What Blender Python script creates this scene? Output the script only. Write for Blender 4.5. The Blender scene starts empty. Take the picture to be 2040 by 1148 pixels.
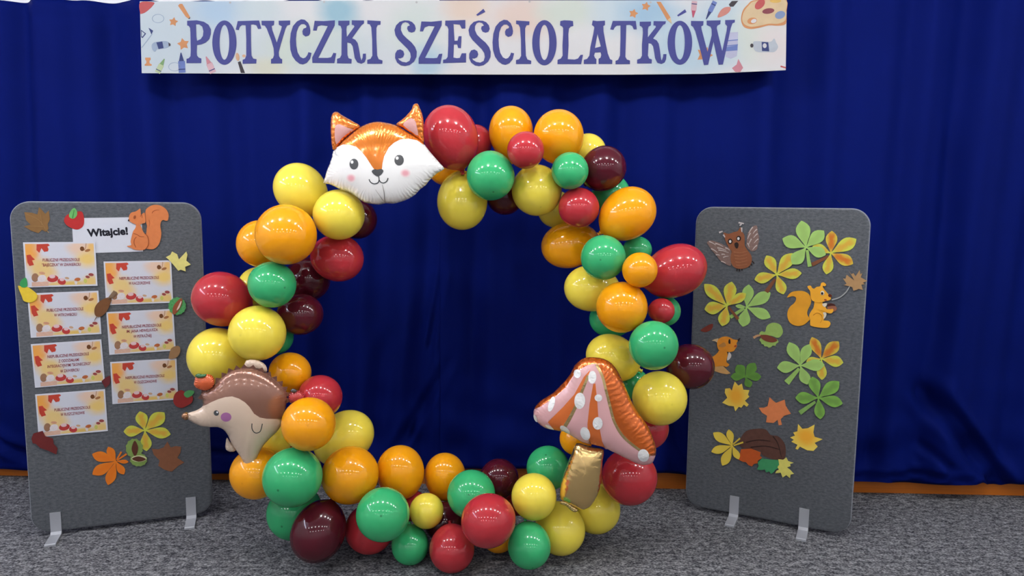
import bpy, bmesh, math, random
import numpy as np
from mathutils import Vector, Matrix
from mathutils.geometry import tessellate_polygon, delaunay_2d_cdt
from mathutils.bvhtree import BVHTree

scene = bpy.context.scene
C = scene.collection
random.seed(7)

# ------------------------------------------------------------------ camera, world, lights, exposure
FPX, CAMH, PITCH, ROLL = 1473.0, 1.641, 0.1173, 0.0087
IW, IH = 2040.0, 1148.0
FWD = Vector((0, math.cos(PITCH), -math.sin(PITCH)))
UP0 = Vector((0, math.sin(PITCH), math.cos(PITCH)))
RT0 = Vector((1, 0, 0))
RT = RT0 * math.cos(ROLL) + UP0 * math.sin(ROLL)
UPV = -RT0 * math.sin(ROLL) + UP0 * math.cos(ROLL)
EYE = Vector((0, 0, CAMH))
cam_d = bpy.data.cameras.new('camera')
cam_d.sensor_width = 36.0
cam_d.lens = 36.0 * FPX / IW
cam = bpy.data.objects.new('camera', cam_d)
C.objects.link(cam)
m3 = Matrix((RT, UPV, -FWD)).transposed()
cam.matrix_world = Matrix.Translation(EYE) @ m3.to_4x4()
scene.camera = cam

world = bpy.data.worlds.new('hall')
scene.world = world
world.use_nodes = True
world.node_tree.nodes['Background'].inputs[0].default_value = (0.9, 0.92, 1.0, 1)
world.node_tree.nodes['Background'].inputs[1].default_value = 0.12

scene.view_settings.view_transform = 'Standard'
scene.view_settings.look = 'None'
scene.view_settings.exposure = 0.0
scene.view_settings.gamma = 1.0
scene.view_settings.use_curve_mapping = False

CEIL = 3.25
LAMP_W = 18.5
for ry, n, sp, k in ((2.12, 8, 1.0, 1.45), (-0.75, 7, 1.2, 0.72), (-3.3, 6, 1.4, 0.72)):  # rearmost row is added for ambient light
    for i in range(n):
        ld = bpy.data.lights.new('ceiling_lamp', 'POINT')
        ld.shadow_soft_size = 0.11
        ld.energy = LAMP_W * k
        ld.color = (1.0, 0.985, 0.985)
        lo = bpy.data.objects.new('ceiling_lamp', ld)
        lo.location = ((i - (n - 1) / 2) * sp + 0.1, ry, CEIL - 0.13)
        C.objects.link(lo)
# daylight from a long high window in the side wall, seen as the bluish streak on every balloon
ld = bpy.data.lights.new('window_daylight', 'AREA')
ld.shape = 'RECTANGLE'
ld.size, ld.size_y = 3.0, 0.35
ld.energy = 38.0
ld.color = (0.74, 0.78, 1.0)
lo = bpy.data.objects.new('window_daylight', ld)
lo.matrix_world = Matrix.Translation((-4.44, 1.3, 2.85)) @ Matrix(((0, 0, -1), (1, 0, 0), (0, -1, 0))).to_4x4()
C.objects.link(lo)

# ------------------------------------------------------------------ helpers
def lin(c):
    c = c / 255.0
    return c / 12.92 if c <= 0.04045 else ((c + 0.055) / 1.055) ** 2.4

def col(rgb, k=0.95):
    return tuple(min(0.93, lin(v) / k) for v in rgb) + (1.0,)

def ray(px, py):
    return FWD + RT * ((px - IW / 2) / FPX) + UPV * ((IH / 2 - py) / FPX)

def at_depth(px, py, d):
    return EYE + ray(px, py) * d

class Frame:
    """A real plane of the place: X to its right, Y up, Z out of its face."""
    def __init__(self, origin, e, up):
        self.o = Vector(origin)
        self.x = Vector(e).normalized()
        u = Vector(up)
        self.z = self.x.cross(u).normalized()
        self.y = self.z.cross(self.x).normalized()
        m = Matrix((self.x, self.y, self.z)).transposed().to_4x4()
        self.m = Matrix.Translation(self.o) @ m

    def loc(self, px, py, z=0.0):
        r = ray(px, py)
        p0 = self.o + self.z * z
        t = (p0 - EYE).dot(self.z) / r.dot(self.z)
        q = EYE + r * t - self.o
        return (q.dot(self.x), q.dot(self.y))

def zt(x0, y0, s):
    return lambda pts: [(x0 + x / s, y0 + y / s) for x, y in pts]

def ell(cx, cy, rx, ry, rot=0, n=28):
    c, s = math.cos(math.radians(rot)), math.sin(math.radians(rot))
    out = []
    for i in range(n):
        a = 2 * math.pi * i / n
        x, y = rx * math.cos(a), ry * math.sin(a)
        out.append((cx + x * c - y * s, cy + x * s + y * c))
    return out

def sm(pts, n=4, closed=True):
    out = []
    N = len(pts)
    rng = range(N) if closed else range(N - 1)
    for i in rng:
        if closed:
            p0, p1, p2, p3 = pts[i - 1], pts[i], pts[(i + 1) % N], pts[(i + 2) % N]
        else:
            p0, p1, p2, p3 = pts[max(i - 1, 0)], pts[i], pts[i + 1], pts[min(i + 2, N - 1)]
        for k in range(n):
            t = k / n
            out.append(tuple(0.5 * (2 * p1[a] + (p2[a] - p0[a]) * t + (2 * p0[a] - 5 * p1[a] + 4 * p2[a] - p3[a]) * t * t
                                    + (3 * p1[a] - p0[a] - 3 * p2[a] + p3[a]) * t ** 3) for a in (0, 1)))
    if not closed:
        out.append(tuple(pts[-1]))
    return out

def stroke(pts, w, w2=None, smooth=True):
    p = sm(pts, 5, False) if smooth and len(pts) > 2 else list(pts)
    n = len(p)
    L, R = [], []
    for i in range(n):
        a, b = p[max(i - 1, 0)], p[min(i + 1, n - 1)]
        dx, dy = b[0] - a[0], b[1] - a[1]
        l = math.hypot(dx, dy) or 1
        ww = (w + ((w2 if w2 is not None else w) - w) * i / (n - 1)) / 2
        L.append((p[i][0] - dy / l * ww, p[i][1] + dx / l * ww))
        R.append((p[i][0] + dy / l * ww, p[i][1] - dx / l * ww))
    return L + R[::-1]

def link(name, me, mat=None, parent=None):
    o = bpy.data.objects.new(name, me)
    C.objects.link(o)
    if mat is not None and me is not None and len(me.materials) == 0:
        me.materials.append(mat)
    if parent is not None:
        o.parent = parent
    return o

def tag(o, label, cat, group=None):
    o['label'] = label
    o['category'] = cat
    if group:
        o['group'] = group
    return o

def struct(o):
    o['kind'] = 'structure'
    return o

def mesh(name, v, f, smooth=False):
    me = bpy.data.meshes.new(name)
    me.from_pydata([tuple(p) for p in v], [], f)
    me.update()
    if smooth:
        me.polygons.foreach_set('use_smooth', [True] * len(me.polygons))
    return me

def area(p):
    return 0.5 * sum(p[i - 1][0] * p[i][1] - p[i][0] * p[i - 1][1] for i in range(len(p)))

def slab(name, polys, z0, z1):
    """Flat pieces with real thickness; polys = [(outer, [holes])] in the plane's own metres."""
    V, Fc = [], []
    for outer, holes in polys:
        outer = outer if area(outer) > 0 else outer[::-1]
        holes = [h if area(h) < 0 else h[::-1] for h in holes]
        loops = [outer] + holes
        tris = tessellate_polygon([[Vector((x, y, 0)) for x, y in l] for l in loops])
        flat = [p for l in loops for p in l]
        b0 = len(V)
        n = len(flat)
        V += [(x, y, z1) for x, y in flat] + [(x, y, z0) for x, y in flat]
        for t in tris:
            a, b, c = [flat[i] for i in t]
            ar = (b[0] - a[0]) * (c[1] - a[1]) - (b[1] - a[1]) * (c[0] - a[0])
            t = tuple(t) if ar > 0 else tuple(reversed(t))
            Fc.append(tuple(b0 + i for i in t))
            Fc.append(tuple(b0 + n + i for i in reversed(t)))
        s = 0
        for l in loops:
            k = len(l)
            for i in range(k):
                j = (i + 1) % k
                Fc.append((b0 + s + j, b0 + s + i, b0 + n + s + i, b0 + n + s + j))
            s += k
    return mesh(name, V, Fc)

def as_polys(p):
    """one loop, a list of loops, or a list of (outer, holes)"""
    if isinstance(p[0][0], (int, float)):
        return [(p, [])]
    if isinstance(p[0], tuple) and len(p[0]) == 2 and isinstance(p[0][1], list) and isinstance(p[0][0], list):
        return p
    return [(l, []) for l in p]

def flat_thing(name, label, cat, fr, z, pieces, group=None, T=None):
    """pieces: (part name, shape in photo pixels, material, z step, [sub pieces]); z = height of its back off the plane."""
    T = T or (lambda p: p)
    first = T(as_polys(pieces[0][1])[0][0])
    cx = sum(p[0] for p in first) / len(first)
    cy = sum(p[1] for p in first) / len(first)
    ox, oy = fr.loc(cx, cy)
    TH = 0.0012

    def build(pc, parent):
        pn, shape, mt, dz = pc[:4]
        polys = []
        for o_, hs in as_polys(shape):
            f = lambda l: [(a - ox, b - oy) for a, b in (fr.loc(*q) for q in T(l))]
            polys.append((f(o_), [f(h) for h in hs]))
        ob = link(pn, slab(pn, polys, dz, dz + TH), mt, parent)
        for sub in (pc[4] if len(pc) > 4 else []):
            build(sub, ob)
        return ob
    if len(pieces) == 1:
        root = build((name,) + tuple(pieces[0][1:]), None)
    else:
        root = link(name, None)
        root.empty_display_size = 0.03
        for pc in pieces:
            build(pc, root)
    root.matrix_world = fr.m @ Matrix.Translation((ox, oy, z))
    return tag(root, label, cat, group)

# ------------------------------------------------------------------ materials
MATS = {}
def nodes_of(m):
    m.use_nodes = True
    nt = m.node_tree
    return nt, nt.nodes, nt.links, nt.nodes['Principled BSDF']

def paper(name, rgb, rough=0.75, k=0.95, var=0.12, scale=60):
    """paper or card: plain colour with a faint blotchy grain"""
    if name in MATS:
        return MATS[name]
    m = bpy.data.materials.new(name)
    nt, N, L, b = nodes_of(m)
    c = col(rgb, k)
    tc = N.new('ShaderNodeTexCoord')
    nz = N.new('ShaderNodeTexNoise')
    nz.inputs['Scale'].default_value = scale
    nz.inputs['Detail'].default_value = 4
    mx = N.new('ShaderNodeMix'); mx.data_type = 'RGBA'
    mx.inputs[6].default_value = tuple(v * (1 - var) for v in c[:3]) + (1,)
    mx.inputs[7].default_value = tuple(min(0.95, v * (1 + var)) for v in c[:3]) + (1,)
    L.new(tc.outputs['Object'], nz.inputs['Vector'])
    L.new(nz.outputs['Fac'], mx.inputs[0])
    L.new(mx.outputs[2], b.inputs['Base Color'])
    b.inputs['Roughness'].default_value = rough
    b.inputs['Specular IOR Level'].default_value = 0.2
    MATS[name] = m
    return m

def leaf_mat(name, rim, mid, power=1.0, k=1.1):
    """painted leaflet: rim colour at the edges, the middle colour along the midrib"""
    m = bpy.data.materials.new(name)
    nt, N, L, b = nodes_of(m)
    tc = N.new('ShaderNodeTexCoord')
    sep = N.new('ShaderNodeSeparateXYZ')
    L.new(tc.outputs['Generated'], sep.inputs[0])
    def math_(op, a, bb=None):
        n = N.new('ShaderNodeMath'); n.operation = op
        for i, v in enumerate((a, bb)):
            if v is None: continue
            if isinstance(v, (int, float)): n.inputs[i].default_value = v
            else: L.new(v, n.inputs[i])
        return n.outputs[0]
    nz = N.new('ShaderNodeTexNoise')
    nz.inputs['Scale'].default_value = 5
    L.new(tc.outputs['Generated'], nz.inputs['Vector'])
    d = math_('ABSOLUTE', math_('SUBTRACT', math_('MULTIPLY', sep.outputs[1], 2.0), 1.0))
    d = math_('ADD', d, math_('MULTIPLY', math_('SUBTRACT', nz.outputs['Fac'], 0.5), 0.7))
    e = math_('ABSOLUTE', math_('SUBTRACT', math_('MULTIPLY', sep.outputs[0], 2.0), 1.05))
    d = math_('MAXIMUM', d, math_('POWER', e, 2.2))
    r = N.new('ShaderNodeMapRange'); r.interpolation_type = 'SMOOTHSTEP'
    r.inputs['From Min'].default_value = 0.1
    r.inputs['From Max'].default_value = 0.8 * power
    L.new(d, r.inputs['Value'])
    mx = N.new('ShaderNodeMix'); mx.data_type = 'RGBA'
    mx.inputs[6].default_value = col(mid, k)
    mx.inputs[7].default_value = col(rim, k)
    L.new(r.outputs[0], mx.inputs[0])
    L.new(mx.outputs[2], b.inputs['Base Color'])
    b.inputs['Roughness'].default_value = 0.6
    b.inputs['Specular IOR Level'].default_value = 0.2
    return m

def blob_mat(name, base, blobs, k=0.95, rough=0.6, dist=0.10, nscale=(6, 3, 1), aspect=None):
    """printed watercolour: soft coloured patches (u, v, ru, rv, rgb, strength) on a base colour"""
    m = bpy.data.materials.new(name)
    nt, N, L, b = nodes_of(m)
    tc = N.new('ShaderNodeTexCoord')
    mp = N.new('ShaderNodeMapping')
    mp.inputs['Scale'].default_value = nscale
    L.new(tc.outputs['Generated'], mp.inputs[0])
    nz = N.new('ShaderNodeTexNoise')
    nz.inputs['Scale'].default_value = 1.0
    nz.inputs['Detail'].default_value = 5
    L.new(mp.outputs[0], nz.inputs['Vector'])
    sub = N.new('ShaderNodeVectorMath'); sub.operation = 'SUBTRACT'
    L.new(nz.outputs['Color'], sub.inputs[0])
    sub.inputs[1].default_value = (0.5, 0.5, 0.5)
    cur = None
    for (u, v, ru, rv, rgb, st) in blobs:
        a = N.new('ShaderNodeVectorMath'); a.operation = 'SUBTRACT'
        L.new(tc.outputs['Generated'], a.inputs[0]); a.inputs[1].default_value = (u, v, 0)
        d = N.new('ShaderNodeVectorMath'); d.operation = 'DIVIDE'
        L.new(a.outputs[0], d.inputs[0]); d.inputs[1].default_value = (ru, rv, 1e6)
        w = N.new('ShaderNodeVectorMath'); w.operation = 'MULTIPLY_ADD'
        L.new(sub.outputs[0], w.inputs[0]); w.inputs[1].default_value = (dist * 12, dist * 12, 0)
        L.new(d.outputs[0], w.inputs[2])
        ln = N.new('ShaderNodeVectorMath'); ln.operation = 'LENGTH'
        L.new(w.outputs[0], ln.inputs[0])
        r = N.new('ShaderNodeMapRange'); r.interpolation_type = 'SMOOTHSTEP'
        r.inputs['From Min'].default_value = 0.25
        r.inputs['From Max'].default_value = 1.15
        r.inputs['To Min'].default_value = st
        r.inputs['To Max'].default_value = 0.0
        L.new(ln.outputs['Value'], r.inputs['Value'])
        mx = N.new('ShaderNodeMix'); mx.data_type = 'RGBA'
        if cur is None: mx.inputs[6].default_value = col(base, k)
        else: L.new(cur, mx.inputs[6])
        mx.inputs[7].default_value = col(rgb, k)
        L.new(r.outputs[0], mx.inputs[0])
        cur = mx.outputs[2]
    L.new(cur, b.inputs['Base Color'])
    b.inputs['Roughness'].default_value = rough
    b.inputs['Specular IOR Level'].default_value = 0.25
    return m

def radial_mat(name, rim, mid, k=0.95, rough=0.2, coat=0.5):
    """print that fades from its middle colour to the rim colour"""
    m = blob_mat(name, rim, [(0.5, 0.5, 0.46, 0.46, mid, 1.0)], k, rough, 0.0)
    m.node_tree.nodes['Principled BSDF'].inputs['Coat Weight'].default_value = coat
    return m

def latex(name, base, tipdark=0.85):
    m = bpy.data.materials.new(name)
    nt, N, L, b = nodes_of(m)
    tc = N.new('ShaderNodeTexCoord')
    sep = N.new('ShaderNodeSeparateXYZ')
    L.new(tc.outputs['Object'], sep.inputs[0])
    r = N.new('ShaderNodeMapRange')
    r.inputs['From Min'].default_value = 0.9965
    r.inputs['From Max'].default_value = 0.9995
    L.new(sep.outputs[2], r.inputs['Value'])
    nz = N.new('ShaderNodeTexNoise'); nz.inputs['Scale'].default_value = 1.3
    L.new(tc.outputs['Object'], nz.inputs['Vector'])
    m1 = N.new('ShaderNodeMix'); m1.data_type = 'RGBA'
    m1.inputs[6].default_value = tuple(v * 0.94 for v in base) + (1,)
    m1.inputs[7].default_value = tuple(min(0.97, v * 1.05) for v in base) + (1,)
    L.new(nz.outputs['Fac'], m1.inputs[0])
    m2 = N.new('ShaderNodeMix'); m2.data_type = 'RGBA'
    L.new(r.outputs[0], m2.inputs[0])
    L.new(m1.outputs[2], m2.inputs[6])
    m2.inputs[7].default_value = tuple(v * tipdark for v in base) + (1,)
    L.new(m2.outputs[2], b.inputs['Base Color'])
    b.inputs['Roughness'].default_value = 0.05
    b.inputs['IOR'].default_value = 1.52
    tr = N.new('ShaderNodeBsdfTranslucent')
    L.new(m2.outputs[2], tr.inputs['Color'])
    mix = N.new('ShaderNodeMixShader'); mix.inputs[0].default_value = 0.12
    out = N['Material Output']
    L.new(b.outputs[0], mix.inputs[1]); L.new(tr.outputs[0], mix.inputs[2])
    L.new(mix.outputs[0], out.inputs['Surface'])
    return m

def foil(name, rgb, metallic=0.0, rough=0.18, k=0.95, crimp=1.0, lam=0.012, sig=0.03, fine=0.25, fscale=22):
    """inflated printed foil: gloss plus the puckers that run in from the welded edge"""
    m = bpy.data.materials.new(name)
    nt, N, L, b = nodes_of(m)
    b.inputs['Base Color'].default_value = col(rgb, k)
    b.inputs['Metallic'].default_value = metallic
    b.inputs['Roughness'].default_value = rough
    b.inputs['Coat Weight'].default_value = 0.5
    b.inputs['Coat Roughness'].default_value = 0.06
    def at(n):
        a = N.new('ShaderNodeAttribute'); a.attribute_name = n
        return a.outputs['Fac']
    def math_(op, a, bb=None):
        n = N.new('ShaderNodeMath'); n.operation = op
        for i, v in enumerate((a, bb)):
            if v is None: continue
            if isinstance(v, (int, float)): n.inputs[i].default_value = v
            else: L.new(v, n.inputs[i])
        return n.outputs[0]
    tc = N.new('ShaderNodeTexCoord')
    nz = N.new('ShaderNodeTexNoise'); nz.inputs['Scale'].default_value = 30; nz.inputs['Detail'].default_value = 2
    L.new(tc.outputs['Object'], nz.inputs['Vector'])
    ph = math_('ADD', math_('MULTIPLY', at('edge_s'), 2 * math.pi / lam), math_('MULTIPLY', nz.outputs['Fac'], 9.0))
    w = math_('MULTIPLY', math_('SINE', ph), math_('EXPONENT', math_('MULTIPLY', at('edge_d'), -1.0 / sig)))
    nz2 = N.new('ShaderNodeTexNoise'); nz2.inputs['Scale'].default_value = fscale
    L.new(tc.outputs['Object'], nz2.inputs['Vector'])
    h = math_('ADD', math_('MULTIPLY', w, crimp), math_('MULTIPLY', nz2.outputs['Fac'], fine))
    bp = N.new('ShaderNodeBump')
    bp.inputs['Strength'].default_value = 0.6
    bp.inputs['Distance'].default_value = 0.0022
    L.new(h, bp.inputs['Height'])
    L.new(bp.outputs[0], b.inputs['Normal'])
    return m

# ------------------------------------------------------------------ the hall
WA = math.atan(0.0292)
WALL = Frame((0, 4.128, 0), (math.cos(WA), -math.sin(WA), 0), (0, 0, 1))   # baseboard face; Z comes out to the hall

def box_mesh(name, x0, x1, y0, y1, z0, z1):
    v = [(x, y, z) for z in (z0, z1) for y in (y0, y1) for x in (x0, x1)]
    f = [(0, 2, 3, 1), (4, 5, 7, 6), (0, 1, 5, 4), (2, 6, 7, 3), (0, 4, 6, 2), (1, 3, 7, 5)]
    return mesh(name, v, f)

def carpet_mat():
    m = bpy.data.materials.new('heathered_carpet')
    nt, N, L, b = nodes_of(m)
    tc = N.new('ShaderNodeTexCoord')
    def noise(sx, sy, det, rough=0.6):
        mp = N.new('ShaderNodeMapping'); mp.inputs['Scale'].default_value = (sx, sy, 1)
        L.new(tc.outputs['Object'], mp.inputs[0])
        n = N.new('ShaderNodeTexNoise'); n.inputs['Scale'].default_value = 1
        n.inputs['Detail'].default_value = det; n.inputs['Roughness'].default_value = rough
        L.new(mp.outputs[0], n.inputs['Vector'])
        return n
    n1 = noise(24, 40, 4, 0.7)
    n2 = noise(90, 130, 2)
    n3 = noise(1.6, 2.2, 2)
    ad = N.new('ShaderNodeMath'); ad.operation = 'ADD'
    L.new(n1.outputs['Fac'], ad.inputs[0]); L.new(n2.outputs['Fac'], ad.inputs[1])
    r = N.new('ShaderNodeValToRGB')
    e = r.color_ramp.elements
    e[0].position = 0.40; e[0].color = col((52, 54, 62), 1.5)
    e[1].position = 0.61; e[1].color = col((186, 187, 190), 1.5)
    c = r.color_ramp.elements.new(0.5); c.color = col((120, 121, 126), 1.5)
    hv = N.new('ShaderNodeMath'); hv.operation = 'MULTIPLY'; hv.inputs[1].default_value = 0.5
    L.new(ad.outputs[0], hv.inputs[0]); L.new(hv.outputs[0], r.inputs[0])
    mx = N.new('ShaderNodeMix'); mx.data_type = 'RGBA'; mx.blend_type = 'MULTIPLY'
    mx.inputs[0].default_value = 0.35
    L.new(r.outputs[0], mx.inputs[6])
    r3 = N.new('ShaderNodeMapRange'); r3.inputs['To Min'].default_value = 0.7; r3.inputs['To Max'].default_value = 1.25
    L.new(n3.outputs['Fac'], r3.inputs['Value']); L.new(r3.outputs[0], mx.inputs[7])
    L.new(mx.outputs[2], b.inputs['Base Color'])
    b.inputs['Roughness'].default_value = 0.95
    b.inputs['Specular IOR Level'].default_value = 0.1
    bp = N.new('ShaderNodeBump'); bp.inputs['Strength'].default_value = 0.7; bp.inputs['Distance'].default_value = 0.004
    L.new(ad.outputs[0], bp.inputs['Height']); L.new(bp.outputs[0], b.inputs['Normal'])
    return m

def plain(name, rgb, rough=0.8, k=0.8, **kw):
    return paper(name, rgb, rough, k, var=0.05, scale=3, **kw)

floor = struct(link('floor', box_mesh('floor', -4.6, 4.6, -4.6, 4.55, -0.1, 0), carpet_mat()))
struct(link('ceiling', box_mesh('ceiling', -4.6, 4.6, -4.6, 4.55, CEIL, CEIL + 0.1), plain('ceiling_paint', (226, 226, 226), k=0.85)))
wall_m = plain('wall_paint', (218, 219, 222), k=0.9)
struct(link('wall_left', box_mesh('wall_left', -4.6, -4.5, -4.6, 4.55, 0, CEIL), wall_m))
struct(link('wall_right', box_mesh('wall_right', 4.5, 4.6, -4.6, 4.55, 0, CEIL), wall_m))
struct(link('wall_front', box_mesh('wall_front', -4.5, 4.5, -4.6, -4.5, 0, CEIL), wall_m))
wb = struct(link('wall_back', box_mesh('wall_back', -4.44, 4.44, 0, CEIL, -0.12, -0.02), wall_m))
wb.matrix_world = WALL.m
wood = bpy.data.materials.new('orange_wood')
nt, N, L, b = nodes_of(wood)
tc = N.new('ShaderNodeTexCoord'); mp = N.new('ShaderNodeMapping'); mp.inputs['Scale'].default_value = (1.2, 60, 60)
nz = N.new('ShaderNodeTexNoise'); nz.inputs['Scale'].default_value = 1.5; nz.inputs['Detail'].default_value = 6
rp = N.new('ShaderNodeValToRGB')
rp.color_ramp.elements[0].color = col((165, 84, 18)); rp.color_ramp.elements[1].color = col((205, 118, 34))
L.new(tc.outputs['Object'], mp.inputs[0]); L.new(mp.outputs[0], nz.inputs['Vector']); L.new(nz.outputs['Fac'], rp.inputs[0])
L.new(rp.outputs[0], b.inputs['Base Color']); b.inputs['Roughness'].default_value = 0.35
bb = struct(link('baseboard_back', box_mesh('baseboard_back', -4.44, 4.44, 0, 0.118, -0.02, 0), wood))
bb.matrix_world = WALL.m

# ------------------------------------------------------------------ curtains
def curtain_mat():
    m = bpy.data.materials.new('navy_curtain_cloth')
    nt, N, L, b = nodes_of(m)
    tc = N.new('ShaderNodeTexCoord')
    nz = N.new('ShaderNodeTexNoise'); nz.inputs['Scale'].default_value = 3; nz.inputs['Detail'].default_value = 5
    L.new(tc.outputs['Object'], nz.inputs['Vector'])
    mx = N.new('ShaderNodeMix'); mx.data_type = 'RGBA'
    mx.inputs[6].default_value = (0.0007, 0.0050, 0.088, 1); mx.inputs[7].default_value = (0.0012, 0.0068, 0.115, 1)
    L.new(nz.outputs['Fac'], mx.inputs[0]); L.new(mx.outputs[2], b.inputs['Base Color'])
    b.inputs['Roughness'].default_value = 0.72
    b.inputs['Specular IOR Level'].default_value = 0.05
    return m
CM = curtain_mat()
rs = np.random.RandomState(5)
FOLDS = [(0.62, 0.018, 1.3, 0.5), (0.41, 0.024, 0.4, 0.9), (0.275, 0.022, 2.2, 1.2), (0.155, 0.007, 4.0, 1.8), (1.3, 0.012, 0.9, 0.3)]
HEM = [(-4.5, 0.034), (-1.7, 0.034), (-0.9, 0.055), (-0.35, 0.097), (0.9, 0.092), (1.5, 0.075), (2.0, 0.062), (4.5, 0.066)]
def hem_z(s):
    z = float(np.interp(s, [h[0] for h in HEM], [h[1] for h in HEM]))
    return z + 0.003 * math.sin(s * 4.1 + 1) + 0.003 * math.sin(s * 9.7) + 0.0015 * math.sin(s * 23)
CREASES = [(880, 560, 858, 680, 0.020, 0.020), (880, 745, 800, 880, 0.030, 0.026), (832, 640, 812, 860, 0.030, 0.018), (768, 690, 742, 850, 0.045, 0.022),
           (1855, 800, 1985, 962, 0.050, 0.060), (1905, 830, 2010, 965, 0.022, 0.022), (1840, 890, 1880, 925, 0.022, 0.024), (1700, 952, 1850, 943, 0.016, 0.026),
           (1850, 945, 2000, 962, 0.012, 0.020), (0, 880, 60, 915, 0.030, 0.030), (425, 900, 470, 905, 0.016, 0.024), (1340, 860, 1372, 930, 0.03, 0.02),
           (640, 330, 600, 520, 0.05, 0.012), (1900, 300, 1880, 640, 0.04, 0.012), (1250, 640, 1290, 900, 0.05, 0.014), (990, 480, 1010, 800, 0.05, 0.010)]
CREASES = [WALL.loc(a_, b_, 0.08) + WALL.loc(c_, d_, 0.08) + (w_, h_) for a_, b_, c_, d_, w_, h_ in CREASES]
def crease(s, z):
    w = 0.0
    for x0, y0, x1, y1, wd, dp in CREASES:
        dx, dy = x1 - x0, y1 - y0
        l2 = dx * dx + dy * dy
        t = ((s - x0) * dx + (z - y0) * dy) / l2
        if t < -0.4 or t > 1.4: continue
        d = ((s - x0) * dy - (z - y0) * dx) / math.sqrt(l2) / wd
        if abs(d) > 4: continue
        k = math.exp(-max(0.0, -t, t - 1) ** 2 / 0.03)
        w -= dp * k * (math.exp(-d * d) - 0.55 * math.exp(-(abs(d) - 1.7) ** 2 * 1.2))
    return w
def fold(s, t, z):
    w = 0.0
    for lam, A, ph, dr in FOLDS:
        warp = 0.05 * math.sin(2.1 * s + 1.7 * t)
        w += A * math.sin(2 * math.pi * (s + warp) / lam + ph + dr * t)
    w *= 1.0 - 0.25 * t
    # slack gathers and slanting creases near the hem
    g = max(0.0, (t - 0.72) / 0.28)
    w += g * g * (0.016 * math.sin(2 * math.pi * (s * 1.25 + z * 1.1) + 0.6) + 0.012 * math.sin(2 * math.pi * (s * 2.1 - z * 2.3))
                  + 0.006 * math.sin(2 * math.pi * (s * 4.3 + z * 3.0) + 2))
    w += g * 0.010 * math.sin(26 * z + 3 * math.sin(1.9 * s))
    return w + crease(s, z)
def curtain(name, s0, s1, ztop, label, dz, n):
    V, Fc = [], []
    rows = 110
    hem = []
    for i in range(n + 1):      # cloth that stands further out hangs a little shorter
        s = s0 + (s1 - s0) * i / n
        hem.append(hem_z(s) + 0.385 * max(0.012, 0.078 + dz + fold(s, 1.0, hem_z(s) + 0.03)))
    for j in range(rows + 1):
        t = j / rows
        for i in range(n + 1):
            s = s0 + (s1 - s0) * i / n
            z = ztop + (hem[i] - ztop) * t
            edge = min(1.0, min(abs(s - s0), abs(s - s1)) / 0.05)
            w = max(0.012, 0.078 + dz + fold(s, t, z) * (0.4 + 0.6 * edge))
            # header tuck near the top
            w += 0.008 * math.exp(-((ztop - z - 0.045) / 0.012) ** 2)
            V.append((s, z, w))
    for j in range(rows):
        for i in range(n):
            a = j * (n + 1) + i
            Fc.append((a, a + n + 1, a + n + 2, a + 1))
    me = mesh(name, V, Fc, True)
    o = link(name, me, CM)
    sol = o.modifiers.new('cloth_thickness', 'SOLIDIFY'); sol.thickness = 0.002; sol.offset = -1
    o.matrix_world = WALL.m
    return tag(o, label, 'curtain')
s_mid = WALL.loc(883, 600, 0.06)[0]
zl = WALL.loc(180, 3.5, 0.06)[1]
curtain('curtain', -4.3, s_mid, zl, 'navy blue curtain behind the board with cards, top edge bare', 0.0, 560)
curtain('curtain', s_mid - 0.015, 4.3, zl + 0.10, 'navy blue curtain behind the board with paper leaves', 0.009, 560)

# ------------------------------------------------------------------ banner
BAN = Frame(WALL.o + WALL.z * 0.27, WALL.x, (0, 0, 1))
top = [(279, 3), (400, 3), (520, 2), (760, 1.5), (1000, 1), (1230, 1), (1400, 0.5), (1567, -1)]
bot = [(1565, 140), (1500, 143), (1400, 147.5), (1230, 149), (1010, 148.8), (765, 148), (520, 147), (283, 146)]
BR = (213, 214, 216)
ban_m = blob_mat('watercolour_banner', BR, [
    (0.04, 0.5, 0.16, 0.8, (178, 196, 206), 0.75), (0.125, 0.85, 0.06, 0.3, (160, 190, 216), 0.8), (0.19, 0.85, 0.05, 0.25, (190, 207, 212), 0.7),
    (0.22, 0.35, 0.12, 0.5, (190, 203, 210), 0.75), (0.28, 0.35, 0.10, 0.45, (199, 210, 190), 0.75), (0.2, 0.06, 0.04, 0.2, (206, 205, 178), 0.7),
    (0.33, 0.30, 0.10, 0.45, (192, 205, 214), 0.7), (0.312, 0.84, 0.04, 0.28, (138, 182, 200), 0.9), (0.43, 0.6, 0.06, 0.45, (198, 212, 207), 0.8),
    (0.45, 0.18, 0.04, 0.3, (160, 193, 212), 0.8), (0.51, 0.86, 0.045, 0.35, (218, 196, 178), 0.85), (0.595, 0.75, 0.06, 0.35, (217, 193, 180), 0.8),
    (0.665, 0.85, 0.06, 0.3, (197, 209, 197), 0.8), (0.735, 0.85, 0.05, 0.4, (187, 206, 216), 0.8), (0.79, 0.80, 0.06, 0.35, (142, 182, 210), 0.85),
    (0.845, 0.35, 0.08, 0.6, (172, 198, 214), 0.85), (0.90, 0.6, 0.06, 0.6, (178, 202, 214), 0.8), (0.955, 0.55, 0.05, 0.5, (202, 210, 200), 0.8),
    (0.985, 0.45, 0.04, 0.4, (216, 206, 206), 0.8)], nscale=(14, 2.2, 1), dist=0.06, rough=0.45, k=1.42)
letter_m = paper('navy_print', (66, 70, 140), 0.5, k=1.45, var=0.04)
banner = link('banner', None)
flat = [BAN.loc(*p) for p in top + bot]
bx = sum(p[0] for p in flat) / len(flat); by = min(p[1] for p in flat)
banner.matrix_world = BAN.m @ Matrix.Translation((bx, by, 0))
tag(banner, 'white watercolour banner with navy words POTYCZKI SZEŚCIOLATKÓW hung over the curtain', 'banner')
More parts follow.
